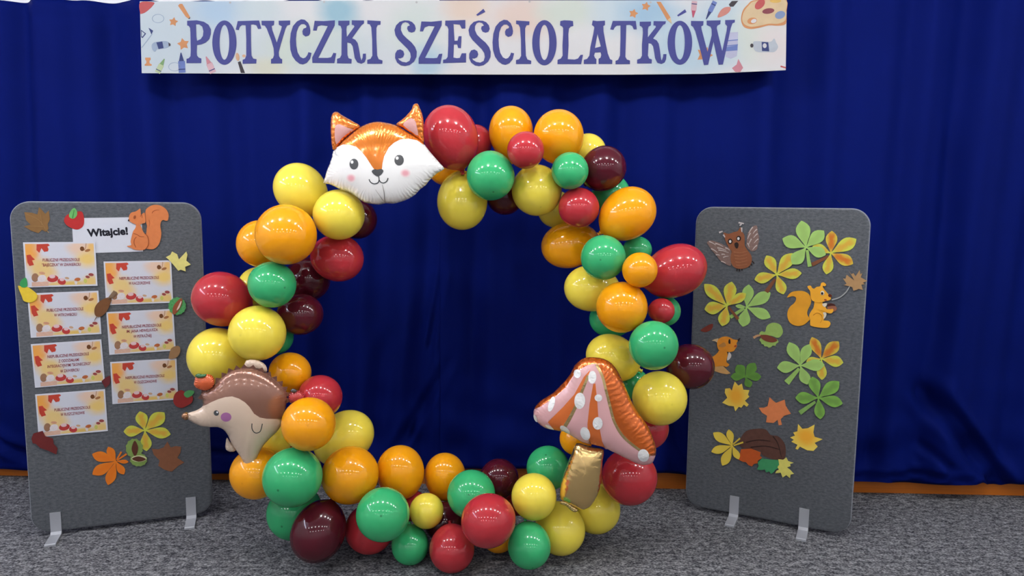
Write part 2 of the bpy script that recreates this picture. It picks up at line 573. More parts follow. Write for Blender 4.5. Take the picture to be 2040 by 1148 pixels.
def bpart(name, polys_px, mt, z=0.0032, th=0.0006, parent=None):
    pl = []
    for o_, hs in as_polys(polys_px):
        f = lambda l: [(a - bx, c - by) for a, c in (BAN.loc(*q) for q in l)]
        pl.append((f(o_), [f(h) for h in hs]))
    return link(name, slab(name, pl, z, z + th), mt, parent or banner)
bpart('sheet', top + bot, ban_m, 0.0, 0.003)
K = 7.652
c1, c2, c3, c4, c5, c6 = [zt(x, 0, K) for x in (275, 515, 760, 980, 1150, 1330)]
gP = [(755,320),(900,312),(1010,335),(1080,380),(1115,450),(1115,520),(1090,600),(1040,650),(970,680),(905,690),(900,800),(905,850),(930,880),(970,895),(968,965),(745,965),(745,900),(780,890),(805,860),(810,780),(805,500),(800,430),(780,400),(755,390)]
gPh = [(890,375),(940,375),(985,410),(1003,480),(995,550),(960,600),(905,625),(895,560)]
gT = [(1525,325),(1850,315),(1885,440),(1835,445),(1810,390),(1760,375),(1725,380),(1728,700),(1735,850),(1760,895),(1812,905),(1808,970),(1600,975),(1600,915),(1635,900),(1655,850),(1655,600),(1645,390),(1590,385),(1555,410),(1540,462),(1495,455)]
gY = [(50,320),(245,320),(240,385),(205,400),(215,460),(283,650),(350,450),(360,405),(315,380),(312,320),(487,315),(485,380),(440,390),(415,440),(340,690),(312,800),(318,860),(340,895),(365,905),(365,970),(195,972),(195,905),(225,890),(242,840),(235,740),(200,620),(130,440),(100,395),(55,388)]
gC = [(795,470),(785,410),(760,350),(710,305),(655,297),(590,330),(530,400),(495,510),(483,640),(490,760),(520,860),(570,930),(630,975),(680,985),(740,960),(790,900),(812,810),(765,798),(750,840),(720,880),(685,892),(640,870),(600,800),(580,700),(575,600),(585,490),(615,410),(655,372),(700,370),(735,400),(730,425),(690,440),(672,480),(680,530),(720,560),(770,545),(790,510)]
gZ = [(860,320),(1000,325),(1168,312),(1165,390),(915,885),(1060,885),(1110,875),(1130,840),(1145,808),(1188,815),(1160,965),(825,962),(822,880),(1060,400),(960,388),(905,405),(890,470),(835,470)]
gK = [(1220,320),(1390,318),(1388,380),(1350,400),(1342,450),(1350,565),(1465,410),(1455,388),(1425,380),(1425,312),(1612,315),(1610,360),(1570,390),(1430,585),(1480,610),(1515,660),(1535,750),(1555,870),(1572,925),(1590,880),(1595,822),(1640,820),(1640,900),(1620,950),(1570,975),(1510,955),(1470,890),(1455,800),(1440,710),(1410,665),(1355,650),(1358,840),(1375,890),(1425,905),(1420,970),(1200,968),(1200,900),(1245,885),(1268,840),(1270,600),(1272,450),(1255,400),(1220,385)]
gI = [(1662,312),(1865,325),(1862,380),(1820,385),(1800,430),(1800,600),(1812,850),(1835,905),(1893,925),(1890,975),(1660,975),(1660,915),(1710,900),(1738,850),(1735,600),(1722,420),(1700,375),(1662,365)]
gS = [(525,440),(510,385),(470,340),(420,318),(350,315),(280,335),(225,390),(200,460),(215,540),(260,610),(330,680),(400,750),(440,810),(450,870),(430,930),(380,955),(320,945),(270,915),(255,890),(290,893),(330,875),(350,830),(335,780),(290,755),(240,770),(212,820),(210,890),(240,955),(300,1000),(360,1010),(430,995),(500,940),(535,870),(540,790),(515,720),(460,650),(390,590),(330,530),(298,460),(300,400),(325,355),(365,340),(410,355),(435,390),(400,405),(392,440),(415,485),(460,500),(505,485)]
gZ2 = [(610,330),(760,335),(922,318),(918,390),(665,885),(800,890),(850,885),(880,825),(930,822),(900,975),(568,975),(568,890),(812,405),(720,398),(660,420),(635,482),(588,482)]
gE = [(975,318),(1280,308),(1280,438),(1225,440),(1195,380),(1100,370),(1105,480),(1115,625),(1160,622),(1178,555),(1222,555),(1212,738),(1170,735),(1155,680),(1105,682),(1098,880),(1150,890),(1195,885),(1225,815),(1292,815),(1290,955),(940,965),(940,915),(985,905),(1010,870),(1020,700),(1022,450),(1005,405),(972,388)]
gL = [(1042,325),(1100,312),(1180,315),(1235,325),(1240,400),(1200,410),(1175,440),(1165,520),(1168,700),(1155,905),(1260,910),(1310,895),(1350,840),(1388,838),(1360,980),(998,980),(1000,915),(1050,895),(1078,850),(1075,700),(1085,520),(1085,430),(1070,405),(1038,390)]
gA = [(1535,315),(1600,325),(1722,318),(1722,385),(1697,400),(1700,480),(1730,650),(1765,820),(1800,905),(1835,920),(1832,978),(1625,978),(1625,900),(1655,880),(1665,840),(1655,800),(1570,805),(1555,850),(1570,885),(1592,905),(1590,978),(1400,978),(1400,915),(1450,900),(1485,850),(1500,720),(1545,520),(1560,420),(1545,400),(1522,385)]
gAh = [(1608,520),(1660,710),(1570,735)]
gT2 = [(540,322),(890,322),(905,450),(860,452),(840,400),(800,382),(745,385),(740,600),(732,870),(755,910),(802,925),(802,980),(582,982),(582,930),(620,915),(650,850),(658,600),(658,392),(600,395),(570,420),(550,460),(500,452)]
gK2 = [(950,335),(1122,332),(1120,390),(1085,410),(1075,450),(1075,570),(1197,415),(1190,395),(1160,390),(1162,325),(1350,328),(1340,370),(1310,380),(1155,590),(1210,620),(1240,670),(1260,780),(1275,900),(1285,925),(1305,870),(1310,828),(1358,828),(1352,905),(1330,955),(1280,978),(1220,960),(1185,890),(1170,790),(1155,710),(1125,670),(1085,662),(1075,850),(1095,895),(1137,910),(1132,970),(910,972),(910,912),(960,895),(985,850),(985,680),(1000,500),(995,430),(975,405),(950,395)]
gW = [(355,322),(545,325),(540,390),(510,405),(515,450),(605,790),(670,540),(668,450),(650,410),(592,385),(592,318),(805,312),(800,370),(755,395),(745,430),(770,540),(830,780),(895,480),(905,400),(875,370),(875,310),(1022,305),(1020,345),(985,360),(960,430),(915,640),(840,985),(775,990),(697,640),(615,990),(552,995),(470,660),(420,480),(385,410),(355,390)]
def sh(p, dx, dy=0):
    return [(x + dx, y + dy) for x, y in p]
def O(cx, cy, rx, ry, hx, hy):
    return [(ell(cx, cy, rx, ry, 0, 40), [ell(cx, cy - 5, hx, hy, 0, 32)])]
for T, shape in ((c1, [(gP, [gPh])]), (c1, O(1322, 653, 184, 338, 74, 265)), (c1, gT), (c2, gY), (c2, gC), (c2, gZ), (c2, gK), (c2, gI),
                 (c3, gS), (c3, gZ2), (c3, gE), (c3, [(sh(gS, 1127, 2), []), ([(1445,228),(1555,138),(1585,185),(1465,245)], [])]),
                 (c4, sh(gC, -473, 7)), (c4, sh(gI, -1293, 4)), (c4, O(800, 655, 186, 345, 74, 268)), (c4, gL), (c4, [(gA, [gAh])]),
                 (c5, gT2), (c5, gK2), (c5, O(1562, 655, 187, 335, 75, 262) + [([(1520,235),(1640,145),(1662,188),(1535,255)], [])]), (c6, gW)):
    bpart('letter', [(T(o_), [T(h) for h in hs]) for o_, hs in as_polys(shape)], letter_m, 0.0042)

def star(cx, cy, r, rot=0):
    out = []
    for i in range(10):
        a = math.radians(rot - 90 + 36 * i)
        q = r if i % 2 == 0 else r * 0.55
        out.append((cx + q * math.cos(a), cy + q * math.sin(a)))
    return out
pr = lambda n, rgb: paper('print_' + n, rgb, 0.5, k=1.6, var=0.1, scale=25)
p_or, p_peach, p_red, p_blue, p_navy, p_green, p_pink, p_dk, p_wh, p_lb, p_wood, p_mar = (pr('orange', (214, 148, 98)), pr('peach', (220, 176, 140)),
    pr('red', (196, 88, 88)), pr('blue', (108, 128, 190)), pr('navy', (52, 66, 122)), pr('green', (130, 168, 112)), pr('pink', (206, 138, 150)),
    pr('dark', (62, 56, 62)), pr('white', (216, 216, 220)), pr('paleblue', (160, 178, 200)), pr('wood', (222, 196, 156)), pr('maroon', (140, 66, 78)))
for T, cx, cy, r, rot in ((c1, 545, 335, 72, 10), (c1, 695, 675, 95, -12), (c5, 1045, 100, 72, 12), (c5, 855, 210, 74, 14), (c6, 560, 840, 130, 20)):
    bpart('printed_star', T(star(cx, cy, r, rot)), p_or)
bpart('printed_balloon', c1(sm([(38,40),(245,38),(225,95),(170,150),(110,195),(60,212),(38,200)])), p_red)
bpart('printed_marble', [(c1(ell(310,285,92,68)), [c1(ell(310,285,84,60))])], p_lb)
bpart('printed_marble', [(c1(ell(560,1020,92,68)), [c1(ell(560,1020,84,60))])], p_lb)
q = bpart('printed_pencil', c1([(615,90),(640,62),(680,62),(800,265),(775,290),(730,255)]), p_or)
bpart('pencil_tip', c1([(800,265),(795,292),(770,290)]), p_dk, 0.0040, parent=q)
q = bpart('printed_paint_tube', c1(sm([(215,690),(250,650),(300,640),(420,628),(480,655),(480,710),(410,742),(300,752),(265,790),(225,760)])), p_lb)
bpart('tube_label', c1([(285,650),(375,635),(395,735),(320,752)]), p_navy, 0.0040, parent=q)
bpart('tube_cap', c1([(470,650),(500,672),(500,702),(475,705)]), p_dk, 0.0040, parent=q)
bpart('printed_pushpin', c1([(115,880),(195,880),(198,910),(180,930),(180,965),(215,985),(210,1005),(110,1005),(105,985),(132,965),(132,930),(115,910)]), p_or)
bpart('printed_pen', c1(stroke([(60, 730), (220, 520)], 12)), p_lb)
bpart('printed_pen_nib', c1([(165, 425), (235, 470), (210, 528)]), p_navy)
bpart('printed_square', [(c1([(50,455),(128,515),(75,582),(55,572)]), [c1([(58,475),(108,515),(74,562),(62,556)])])], p_navy)
def crayon(T, tip, base, body, cone, w):
    (tx, ty), (bx_, by_) = tip, base
    dx, dy = bx_ - tx, by_ - ty
    l = math.hypot(dx, dy); dx /= l; dy /= l
    nx, ny = -dy, dx
    m = 0.42 * l
    sx, sy = tx + dx * m, ty + dy * m
    o = bpart('printed_crayon', T([(sx + nx * w, sy + ny * w), (bx_ + nx * w, by_ + ny * w), (bx_ - nx * w, by_ - ny * w), (sx - nx * w, sy - ny * w)]), body)
    bpart('crayon_tip', T([(tx + nx * 6, ty + ny * 6), (sx + nx * w * 0.75, sy + ny * w * 0.75), (sx - nx * w * 0.75, sy - ny * w * 0.75), (tx - nx * 6, ty - ny * 6)]), cone, 0.0040, parent=o)
    k0, k1 = 0.80 * l, 0.85 * l
    bpart('crayon_band', T([(tx + dx * k0 + nx * w, ty + dy * k0 + ny * w), (tx + dx * k1 + nx * w, ty + dy * k1 + ny * w),
                            (tx + dx * k1 - nx * w, ty + dy * k1 - ny * w), (tx + dx * k0 - nx * w, ty + dy * k0 - ny * w)]), p_navy, 0.0040, parent=o)
crayon(c1, (408, 900), (300, 1110), pr('lime', (190, 205, 160)), p_green, 42)
crayon(c1, (660, 805), (678, 1112), p_blue, p_navy, 52)
crayon(c1, (1042, 865), (1150, 1112), pr('rose', (218, 178, 186)), p_pink, 48)
crayon(c6, (385, 270), (408, 20), pr('rose2', (216, 176, 184)), pr('magenta', (188, 84, 112)), 42)
crayon(c6, (585, 295), (720, 25), p_blue, p_navy, 36)
q = bpart('printed_paintbrush', c1([(1525,950),(1565,935),(1635,1115),(1572,1115)]), p_dk)
bpart('brush_tip', c1(ell(1522, 870, 28, 62, -8)), p_peach, 0.0040, parent=q)
bpart('printed_dot', c1(ell(1618, 855, 26, 22)), p_peach)
q = bpart('printed_paintbrush', c6([(930,70),(975,20),(1075,15),(1000,105),(950,105)]), p_dk)
bpart('brush_tip', c6(sm([(760,270),(800,170),(870,115),(955,115),(940,180),(870,235)])), pr('salmon', (212, 140, 128)), 0.0040, parent=q)
q = bpart('printed_pencil', c5([(1205,30),(1270,30),(1420,270),(1370,310)]), p_or)
bpart('pencil_tip', c5([(1420,270),(1440,365),(1370,310)]), p_wood, 0.0040, parent=q)
q = bpart('printed_palette', c6(sm([(1300,10),(1220,70),(1150,150),(1118,260),(1125,350),(1170,420),(1270,445),(1400,425),(1540,390),(1680,395),(1800,365),(1805,200),(1808,0),(1550,-6)], 3)), p_or)
bpart('palette_face', c6(sm([(1310,25),(1230,90),(1165,170),(1135,260),(1140,330),(1180,385),(1270,412),(1400,395),(1540,365),(1680,365),(1790,310),(1800,160),(1800,8),(1560,2)], 3)), p_wood, 0.0040, parent=q)
bpart('thumb_hole', c6(ell(1285, 322, 74, 50, -10)), p_or, 0.0048, parent=q)
bpart('thumb_hole_gap', c6(ell(1308, 325, 44, 30, -20)), p_wh, 0.0056, parent=q)
bpart('paint_blob', c6(ell(1402, 70, 92, 58, -45)), p_red, 0.0048, parent=q)
bpart('paint_blob', c6(ell(1530, 172, 92, 42, -8)), p_mar, 0.0048, parent=q)
bpart('paint_blob', c6(ell(1710, 232, 80, 58, -20)), pr('steel', (132, 152, 190)), 0.0048, parent=q)
bpart('paint_blob', c6(ell(1640, 18, 85, 30)), pr('ochre', (224, 184, 98)), 0.0048, parent=q)
q = bpart('printed_jar', c6([(905,500),(1072,490),(1065,770),(1050,860),(960,900),(880,870)]), pr('lilac', (190, 192, 218)))
for yy in (620, 695):
    bpart('jar_band', c6([(900,yy),(1068,yy-18),(1068,yy-4),(900,yy+14)]), p_blue, 0.0040, parent=q)
bpart('jar_paint', c6([(890,720),(1064,690),(1060,770),(885,785)]), p_blue, 0.0040, parent=q)
q = bpart('printed_paint_tube', c6(sm([(1300,650),(1380,630),(1560,640),(1620,590),(1650,650),(1680,720),(1630,790),(1540,798),(1340,785)])), pr('greylil', (188, 196, 206)))
bpart('tube_label', c6([(1430,642),(1530,648),(1545,785),(1435,780)]), p_navy, 0.0040, parent=q)
bpart('label_mark', c6(ell(1475, 700, 30, 36)), p_wh, 0.0048, parent=q)
bpart('tube_cap', c6(ell(1280, 697, 24, 30)), p_dk, 0.0040, parent=q)
bpart('printed_kite', c6([(1075,900),(1148,1035),(1105,1100),(1030,1100),(978,1040),(1050,985)]), p_pink)
bpart('printed_stick', c6(stroke([(1718, 1012), (1800, 1036)], 22)), p_red)
for x, y in ((459, 5.5), (646, 4), (830, 5), (1055, 3.5), (1296, 5)):
    bpart('eyelet', ell(x, y, 2.2, 2.2, 0, 12), paper('eyelet_metal', (150, 150, 150), 0.4))

# ------------------------------------------------------------------ felt pin boards
BW, BH, BT = 0.8145, 1.600, 0.04
def felt_mat(name='grey_felt', c0=(62, 65, 70), c1=(98, 102, 107)):
    m = bpy.data.materials.new(name)
    nt, N, L, b = nodes_of(m)
    tc = N.new('ShaderNodeTexCoord')
    n1 = N.new('ShaderNodeTexNoise'); n1.inputs['Scale'].default_value = 90; n1.inputs['Detail'].default_value = 6
    n1.inputs['Roughness'].default_value = 0.75
    mp = N.new('ShaderNodeMapping'); mp.inputs['Scale'].default_value = (0.6, 1.2, 1)
    L.new(tc.outputs['Object'], mp.inputs[0]); L.new(mp.outputs[0], n1.inputs['Vector'])
    r = N.new('ShaderNodeValToRGB')
    r.color_ramp.elements[0].position = 0.3; r.color_ramp.elements[0].color = col(c0)
    r.color_ramp.elements[1].position = 0.72; r.color_ramp.elements[1].color = col(c1)
    L.new(n1.outputs['Fac'], r.inputs[0]); L.new(r.outputs[0], b.inputs['Base Color'])
    b.inputs['Roughness'].default_value = 0.95
    b.inputs['Specular IOR Level'].default_value = 0.1
    b.inputs['Sheen Weight'].default_value = 0.15
    bp = N.new('ShaderNodeBump'); bp.inputs['Strength'].default_value = 0.35; bp.inputs['Distance'].default_value = 0.002
    L.new(n1.outputs['Fac'], bp.inputs['Height']); L.new(bp.outputs[0], b.inputs['Normal'])
    return m
FELT = felt_mat()
BAND = felt_mat('grey_felt_band', (98, 102, 110), (132, 136, 144))
STEEL = bpy.data.materials.new('grey_painted_steel')
nt, N, L, b = nodes_of(STEEL)
nz = N.new('ShaderNodeTexNoise'); nz.inputs['Scale'].default_value = 200
mx = N.new('ShaderNodeMix'); mx.data_type = 'RGBA'
mx.inputs[6].default_value = col((150, 153, 160)); mx.inputs[7].default_value = col((172, 175, 180))
L.new(nz.outputs['Fac'], mx.inputs[0]); L.new(mx.outputs[2], b.inputs['Base Color'])
b.inputs['Roughness'].default_value = 0.4; b.inputs['Metallic'].default_value = 0.25

def rounded(w, h, r, inset, n=10):
    pts = []
    rr = max(0.004, r - inset)
    for cx, cy, a0 in ((w / 2 - r, h - r, 0), (-w / 2 + r, h - r, 90), (-w / 2 + r, r, 180), (w / 2 - r, r, 270)):
        for i in range(n + 1):
            a = math.radians(a0 + 90 * i / n)
            pts.append((cx + rr * math.cos(a), cy + rr * math.sin(a)))
    return pts
def board(x, y, yaw, label, feet):
    fr = Frame((x, y, 0.02), (math.cos(yaw), math.sin(yaw), 0), (0, 0, 1))
    root = link('pin_board', None)
    root.matrix_world = fr.m @ Matrix.Translation((0, -0.02, 0))
    V, Fc = [], []
    rings = ((0.012, 0.0), (0.005, -0.002), (0.001, -0.007), (0.0, -0.013), (0.0, -0.027), (0.001, -0.033), (0.005, -0.038), (0.012, -BT))
    n = 44
    for ins, z in rings:
        V += [(a, c + 0.02, z) for a, c in rounded(BW, BH, 0.085, ins)]
    cap_, band_ = [tuple(range(n)), tuple(reversed(range((len(rings) - 1) * n, len(rings) * n)))], []
    for k in range(len(rings) - 1):
        for i in range(n):
            j = (i + 1) % n
            q = (k * n + i, (k + 1) * n + i, (k + 1) * n + j, k * n + j)
            (band_ if 1 <= k <= 5 else cap_).append(q)
    me = mesh('panel', V, cap_)
    for p in me.polygons:
        p.use_smooth = len(p.vertices) == 4
    link('panel', me, FELT, root)
    o = link('edge_band', mesh('edge_band', V, band_, True), BAND, root)
    o['label'] = 'paler grey felt edge band'
    for (px, py, hgt) in feet:
        u, v = fr.loc(px, py)
        bm_v = []
        w, t = 0.0235, 0.006
        prof = [(0.0005, 0.02 + hgt), (t, 0.02 + hgt), (t, 0.022), (0.02, 0.012), (0.122, 0.012), (0.126, 0.009), (0.126, 0.0), (0.0005, 0.0)]
        k = len(prof)
        Vv = [(u - w, yy, zz) for zz, yy in prof] + [(u + w, yy, zz) for zz, yy in prof]
        Ff = [tuple(range(k)), tuple(reversed(range(k, 2 * k)))]
        for i in range(k):
            j = (i + 1) % k
            Ff.append((j, i, k + i, k + j))
        me = mesh('foot', Vv, Ff)
        bm = bmesh.new(); bm.from_mesh(me); bmesh.ops.recalc_face_normals(bm, faces=bm.faces); bm.to_mesh(me); bm.free()
        o = link('foot', me, STEEL, root)
        o['label'] = 'grey steel bracket foot'
    tag(root, label, 'pin board')
    return fr
LB = board(-1.9255, 3.538, 0.3308, 'grey felt pin board on bracket feet, covered with printed cards', [(112, 1050, 0.098), (381, 1016, 0.098)])
RB = board(1.3079, 3.6467, -0.4576, 'grey felt pin board on bracket feet, covered with paper leaves', [(1462, 1022, 0.098), (1601, 1042, 0.098)])

# ------------------------------------------------------------------ lettering helper
def text_mesh(s, width, height, bold=0.0, shear=0.0, spacing=1.0, caps=False):
    cu = bpy.data.curves.new('lettering', 'FONT')
    cu.body = s
    cu.align_x = 'CENTER'; cu.align_y = 'CENTER'
    cu.size = 1.0; cu.extrude = 0.0
    cu.offset = bold; cu.shear = shear
    cu.space_character = spacing
    cu.resolution_u = 3
    ob = bpy.data.objects.new('lettering', cu)
    C.objects.link(ob)
    bpy.context.view_layer.update()
    me = bpy.data.meshes.new_from_object(ob.evaluated_get(bpy.context.evaluated_depsgraph_get()))
    bpy.data.objects.remove(ob); bpy.data.curves.remove(cu)
    n = len(me.vertices)
    a = np.zeros(n * 3); me.vertices.foreach_get('co', a); a = a.reshape(-1, 3)
    lo, hi = a.min(0), a.max(0)
    a[:, 0] = (a[:, 0] - (lo[0] + hi[0]) / 2) * width / max(1e-6, hi[0] - lo[0])
    if caps:        # every line gets the same letter height, whatever its accents
        a[:, 1] = (a[:, 1] - (lo[1] + hi[1]) / 2) * height / 0.72
    else:
        a[:, 1] = (a[:, 1] - (lo[1] + hi[1]) / 2) * height / max(1e-6, hi[1] - lo[1])
    a[:, 2] = 0
    me.vertices.foreach_set('co', a.ravel()); me.update()
    me.name = 'lettering'
    return me

# ------------------------------------------------------------------ printed cards on the left board
CARDS = [
    ([(47.4,483.3),(189,482),(193.7,569),(53.7,572.3)], ['PUBLICZNE PRZEDSZKOLE', '"BAJECZKA" W ZAWIERCIU'], 'autumn print card overlapping the white welcome sheet'),
    ([(206.5,521),(342,519),(345.5,602.8),(210.5,608)], ['NIEPUBLICZNE PRZEDSZKOLE', 'W KACZORZEWIE'], 'autumn print card with a yellow maple leaf on its corner'),
    ([(56,584.5),(196,579),(202,665.6),(61,673.4)], ['PUBLICZNE PRZEDSZKOLE', 'W WITKOWIECKU'], 'autumn print card with a yellow pear on its corner'),
    ([(212,622),(345.6,615.7),(351,698),(217,707)], ['NIEPUBLICZNE PRZEDSZKOLE', 'IM. JANA HEWELIUSZA', 'W PSTRĄŻNEJ'], 'autumn print card with three lines of text'),
    ([(62.4,685.4),(203,676),(208,761),(70,773)], ['NIEPUBLICZNE PRZEDSZKOLE', 'Z ODDZIAŁAMI', 'INTEGRACYJNYMI "SŁONECZKO"', 'W ZAWIERCIU'], 'autumn print card with four lines of text'),
    ([(219,721),(352,713.7),(355.5,796),(224.4,805.5)], ['NIEPUBLICZNE PRZEDSZKOLE', 'W OLSZCZANOWIE'], 'autumn print card with a red apple on its corner'),
    ([(70.5,786),(209.4,774.8),(215.5,858.9),(77,871)], ['PUBLICZNE PRZEDSZKOLE', 'W RUSZCZYKOWIE'], 'autumn print card with a dark red leaf on its corner'),
]
loc4 = [[LB.loc(*p) for p in c[0]] for c in CARDS]
CWd = sum(math.dist(q[0], q[1]) + math.dist(q[3], q[2]) for q in loc4) / (2 * len(loc4))
CHt = sum(math.dist(q[0], q[3]) + math.dist(q[1], q[2]) for q in loc4) / (2 * len(loc4))
def cn(pts):      # card-art coordinates (traced on the first card) -> metres from the card's centre
    return [(((x - 100) / 1640.0 - 0.5) * CWd, (0.5 - (y - 95) / 1005.0) * CHt) for x, y in pts]
sheet_m = paper('white_card', (202, 205, 215), 0.6, k=1.1, var=0.02)
print_m = blob_mat('autumn_print', (202, 205, 216), [
    (0.0, 0.95, 0.27, 0.40, (226, 160, 76), 0.95), (0.06, 0.7, 0.18, 0.3, (228, 158, 66), 0.9), (0.22, 0.42, 0.24, 0.30, (222, 192, 120), 0.95),
    (0.28, 0.27, 0.22, 0.2, (222, 190, 128), 0.8), (0.78, 0.9, 0.22, 0.25, (224, 188, 160), 0.85), (0.90, 0.62, 0.22, 0.26, (228, 194, 108), 0.95),
    (0.97, 0.9, 0.10, 0.2, (226, 178, 92), 0.9), (0.45, 0.02, 0.30, 0.09, (224, 190, 110), 0.9), (0.68, 0.03, 0.22, 0.10, (218, 182, 88), 0.9),
    (0.93, 0.08, 0.16, 0.20, (222, 186, 98), 0.9)], dist=0.045, nscale=(5, 4, 1), k=1.15)
P = lambda n, c: paper('card_' + n, c, 0.6, k=1.15, var=0.12, scale=120)
ink = P('ink', (146, 62, 74))
ART = [('printed_maple_leaf', [(400,140),(660,130),(698,165),(640,195),(662,250),(645,300),(560,312),(502,228),(450,332),(388,270)], P('red', (186, 66, 50)), 0.0010),
       ('printed_maple_leaf', [(158,380),(245,368),(280,420),(342,480),(275,497),(312,600),(210,622),(168,540)], P('red', (186, 66, 50)), 0.0010),
       ('printed_acorn', ell(1430, 250, 50, 52), P('acorn', (108, 66, 34)), 0.0010),
       ('printed_acorn', ell(1555, 290, 66, 30, -14), P('acorn2', (160, 108, 66)), 0.0010),
       ('printed_twig', stroke([(1470, 290), (1510, 230), (1530, 130)], 16), P('twig', (172, 130, 92)), 0.0010),
       ('printed_book', [(235,985),(620,975),(610,1075),(230,1080)], P('book', (208, 170, 150)), 0.0010),
       ('printed_hedgehog', ell(318, 882, 78, 98, 12), P('hedgehog', (150, 112, 86)), 0.0013),
       ('printed_hedgehog_belly', ell(470, 905, 100, 78, -18), P('belly', (214, 206, 208)), 0.0014),
       ('printed_ear', ell(480, 785, 70, 30, 8), P('ear', (202, 148, 118)), 0.0012),
       ('printed_toadstool', [ell(715, 915, 128, 78, -6)], P('toadstool', (178, 60, 58)), 0.0010),
       ('toadstool_spot', ell(705, 865, 70, 42), P('spot', (216, 184, 186)), 0.0013),
       ('printed_toadstool', [ell(915, 985, 95, 72, 12)], P('toadstool', (178, 60, 58)), 0.0012),
       ('toadstool_spot', ell(925, 940, 55, 36), P('spot', (216, 184, 186)), 0.0015),
       ('printed_mushroom', ell(1042, 910, 52, 26, 10), P('fawn', (198, 162, 130)), 0.0010),
       ('printed_mushroom', ell(1280, 945, 72, 40, -8), P('rust', (180, 100, 56)), 0.0010),
       ('mushroom_stalk', ell(1240, 1010, 34, 48), P('stalk', (214, 206, 204)), 0.0010),
       ('printed_leaf', ell(1462, 980, 40, 52), P('lime', (196, 194, 98)), 0.0010),
       ('printed_mushroom', ell(1520, 892, 52, 30, 12), P('plum', (150, 72, 70)), 0.0011),
       ('printed_mushroom', ell(1605, 842, 62, 34, 6), P('plum', (150, 72, 70)), 0.0011)]
ART_ME = []
for nm, shp, mt, z in ART:
    me = slab(nm, [(cn(o_), [cn(h) for h in hs]) for o_, hs in as_polys(shp)], z, z + 0.0002)
    me.materials.append(mt)
    ART_ME.append((nm, me))
me_sheet = slab('sheet', [([(-CWd/2,-CHt/2),(CWd/2,-CHt/2),(CWd/2,CHt/2),(-CWd/2,CHt/2)], [])], 0, 0.0006); me_sheet.materials.append(sheet_m)
iw, ih = CWd * 0.955, CHt * 0.93
me_print = slab('printed_picture', [([(-iw/2,-ih/2),(iw/2,-ih/2),(iw/2,ih/2),(-iw/2,ih/2)], [])], 0.0006, 0.0008); me_print.materials.append(print_m)
TXT = {}
for k, ((cor, lines, label), q) in enumerate(zip(CARDS, loc4)):
    root = link('printed_card', None)
    cx = sum(p[0] for p in q) / 4; cy = sum(p[1] for p in q) / 4
    ang = math.atan2(q[1][1] - q[0][1] + q[2][1] - q[3][1], q[1][0] - q[0][0] + q[2][0] - q[3][0])
    root.matrix_world = LB.m @ Matrix.Translation((cx, cy, 0.003 if k else 0.0048)) @ Matrix.Rotation(ang, 4, 'Z')
    link('sheet', me_sheet, None, root)
    link('printed_picture', me_print, None, root)
    for nm, me in ART_ME:
        link(nm, me, None, root)
    n = len(lines)
    for i, s in enumerate(lines):
        wd = CWd * 0.0247 * len(s)
        if s not in TXT:
            TXT[s] = text_mesh(s, min(wd, CWd * 0.62), CHt * 0.066, 0.012, 0.1, caps=True)
            TXT[s].materials.append(ink)
        o = link('lettering', TXT[s], None, root)
        y0 = 0.105 if n < 3 else (0.135 if n == 3 else 0.19)
        o.location = (CWd * 0.01, CHt * (y0 - 0.118 * i), 0.0022)
    tag(root, label, 'card', 'printed cards on the felt board')

# ------------------------------------------------------------------ welcome sheet and paper cut-outs
ZL3, ZL4, ZL5 = zt(0, 390, 4.416), zt(0, 640, 4.416), zt(0, 850, 3.852)
ZR6, ZR7, ZR8 = zt(1370, 400, 4.785), zt(1370, 630, 4.992), zt(1340, 830, 4.1)
ZSQ, ZSL, ZFX, ZOW, ZCH = zt(1550, 550, 9.984), zt(230, 400, 10.43), zt(1390, 640, 9.564), zt(1395, 430, 9.57), zt(1395, 560, 10.93)

wq = [LB.loc(*p) for p in [(143,435),(282.5,432.5),(285,501),(147,505.5)]]
root = link('welcome_sheet', None)
wcx, wcy = sum(p[0] for p in wq) / 4, sum(p[1] for p in wq) / 4
root.matrix_world = LB.m @ Matrix.Translation((wcx, wcy, 0.002))
me = slab('sheet', [([(a - wcx, c - wcy) for a, c in wq], [])], 0, 0.0006)
link('sheet', me, sheet_m, root)
t0, t1 = LB.loc(174, 468), LB.loc(255, 461)
th_ = math.dist(LB.loc(200, 455), LB.loc(200.6, 477))
me = text_mesh('Witajcie!', math.dist(t0, t1), th_ * 0.95, 0.045)
o = link('lettering', me, paper('black_ink', (24, 24, 34), 0.6, var=0.05), root)
o.location = ((t0[0] + t1[0]) / 2 - wcx, (t0[1] + t1[1]) / 2 - wcy, 0.0012)
o.rotation_euler = (0, 0, math.atan2(t1[1] - t0[1], t1[0] - t0[0]) * 0.6)
o['label'] = 'black handwriting-like word Witajcie!'
tag(root, 'white sheet with the black word Witajcie! beside the paper squirrel', 'sheet')

GOLDLEAF = blob_mat('golden_maple_print', (222, 196, 84), [(0.5, 0.52, 0.42, 0.42, (224, 162, 46), 1.0)], dist=0.03, nscale=(5, 5, 1))
def pap(n, c):
    return paper('paper_' + n, c, 0.7, k=1.15, var=0.14, scale=45)
ft = flat_thing
ft('maple_leaf', 'dry brown maple leaf in the board\'s top corner beside the red apple', 'leaf', LB, 0.001, [
    ('blade', [(345,100),(400,160),(430,130),(440,210),(420,250),(428,290),(405,318),(370,300),(340,330),(280,310),(210,270),(270,255),(230,215),(215,145),(280,150),(330,165)], pap('brown', (132, 98, 58)), 0),
    ('vein', [stroke([(405, 300), (345, 215), (230, 160)], 6, 3), stroke([(370, 255), (355, 120)], 5, 2), stroke([(380, 270), (230, 268)], 5, 2)], pap('brownlt', (150, 116, 74)), 0.0013),
    ('stem', stroke([(405, 300), (430, 325)], 7), pap('tan', (150, 122, 84)), 0)], T=ZL3)
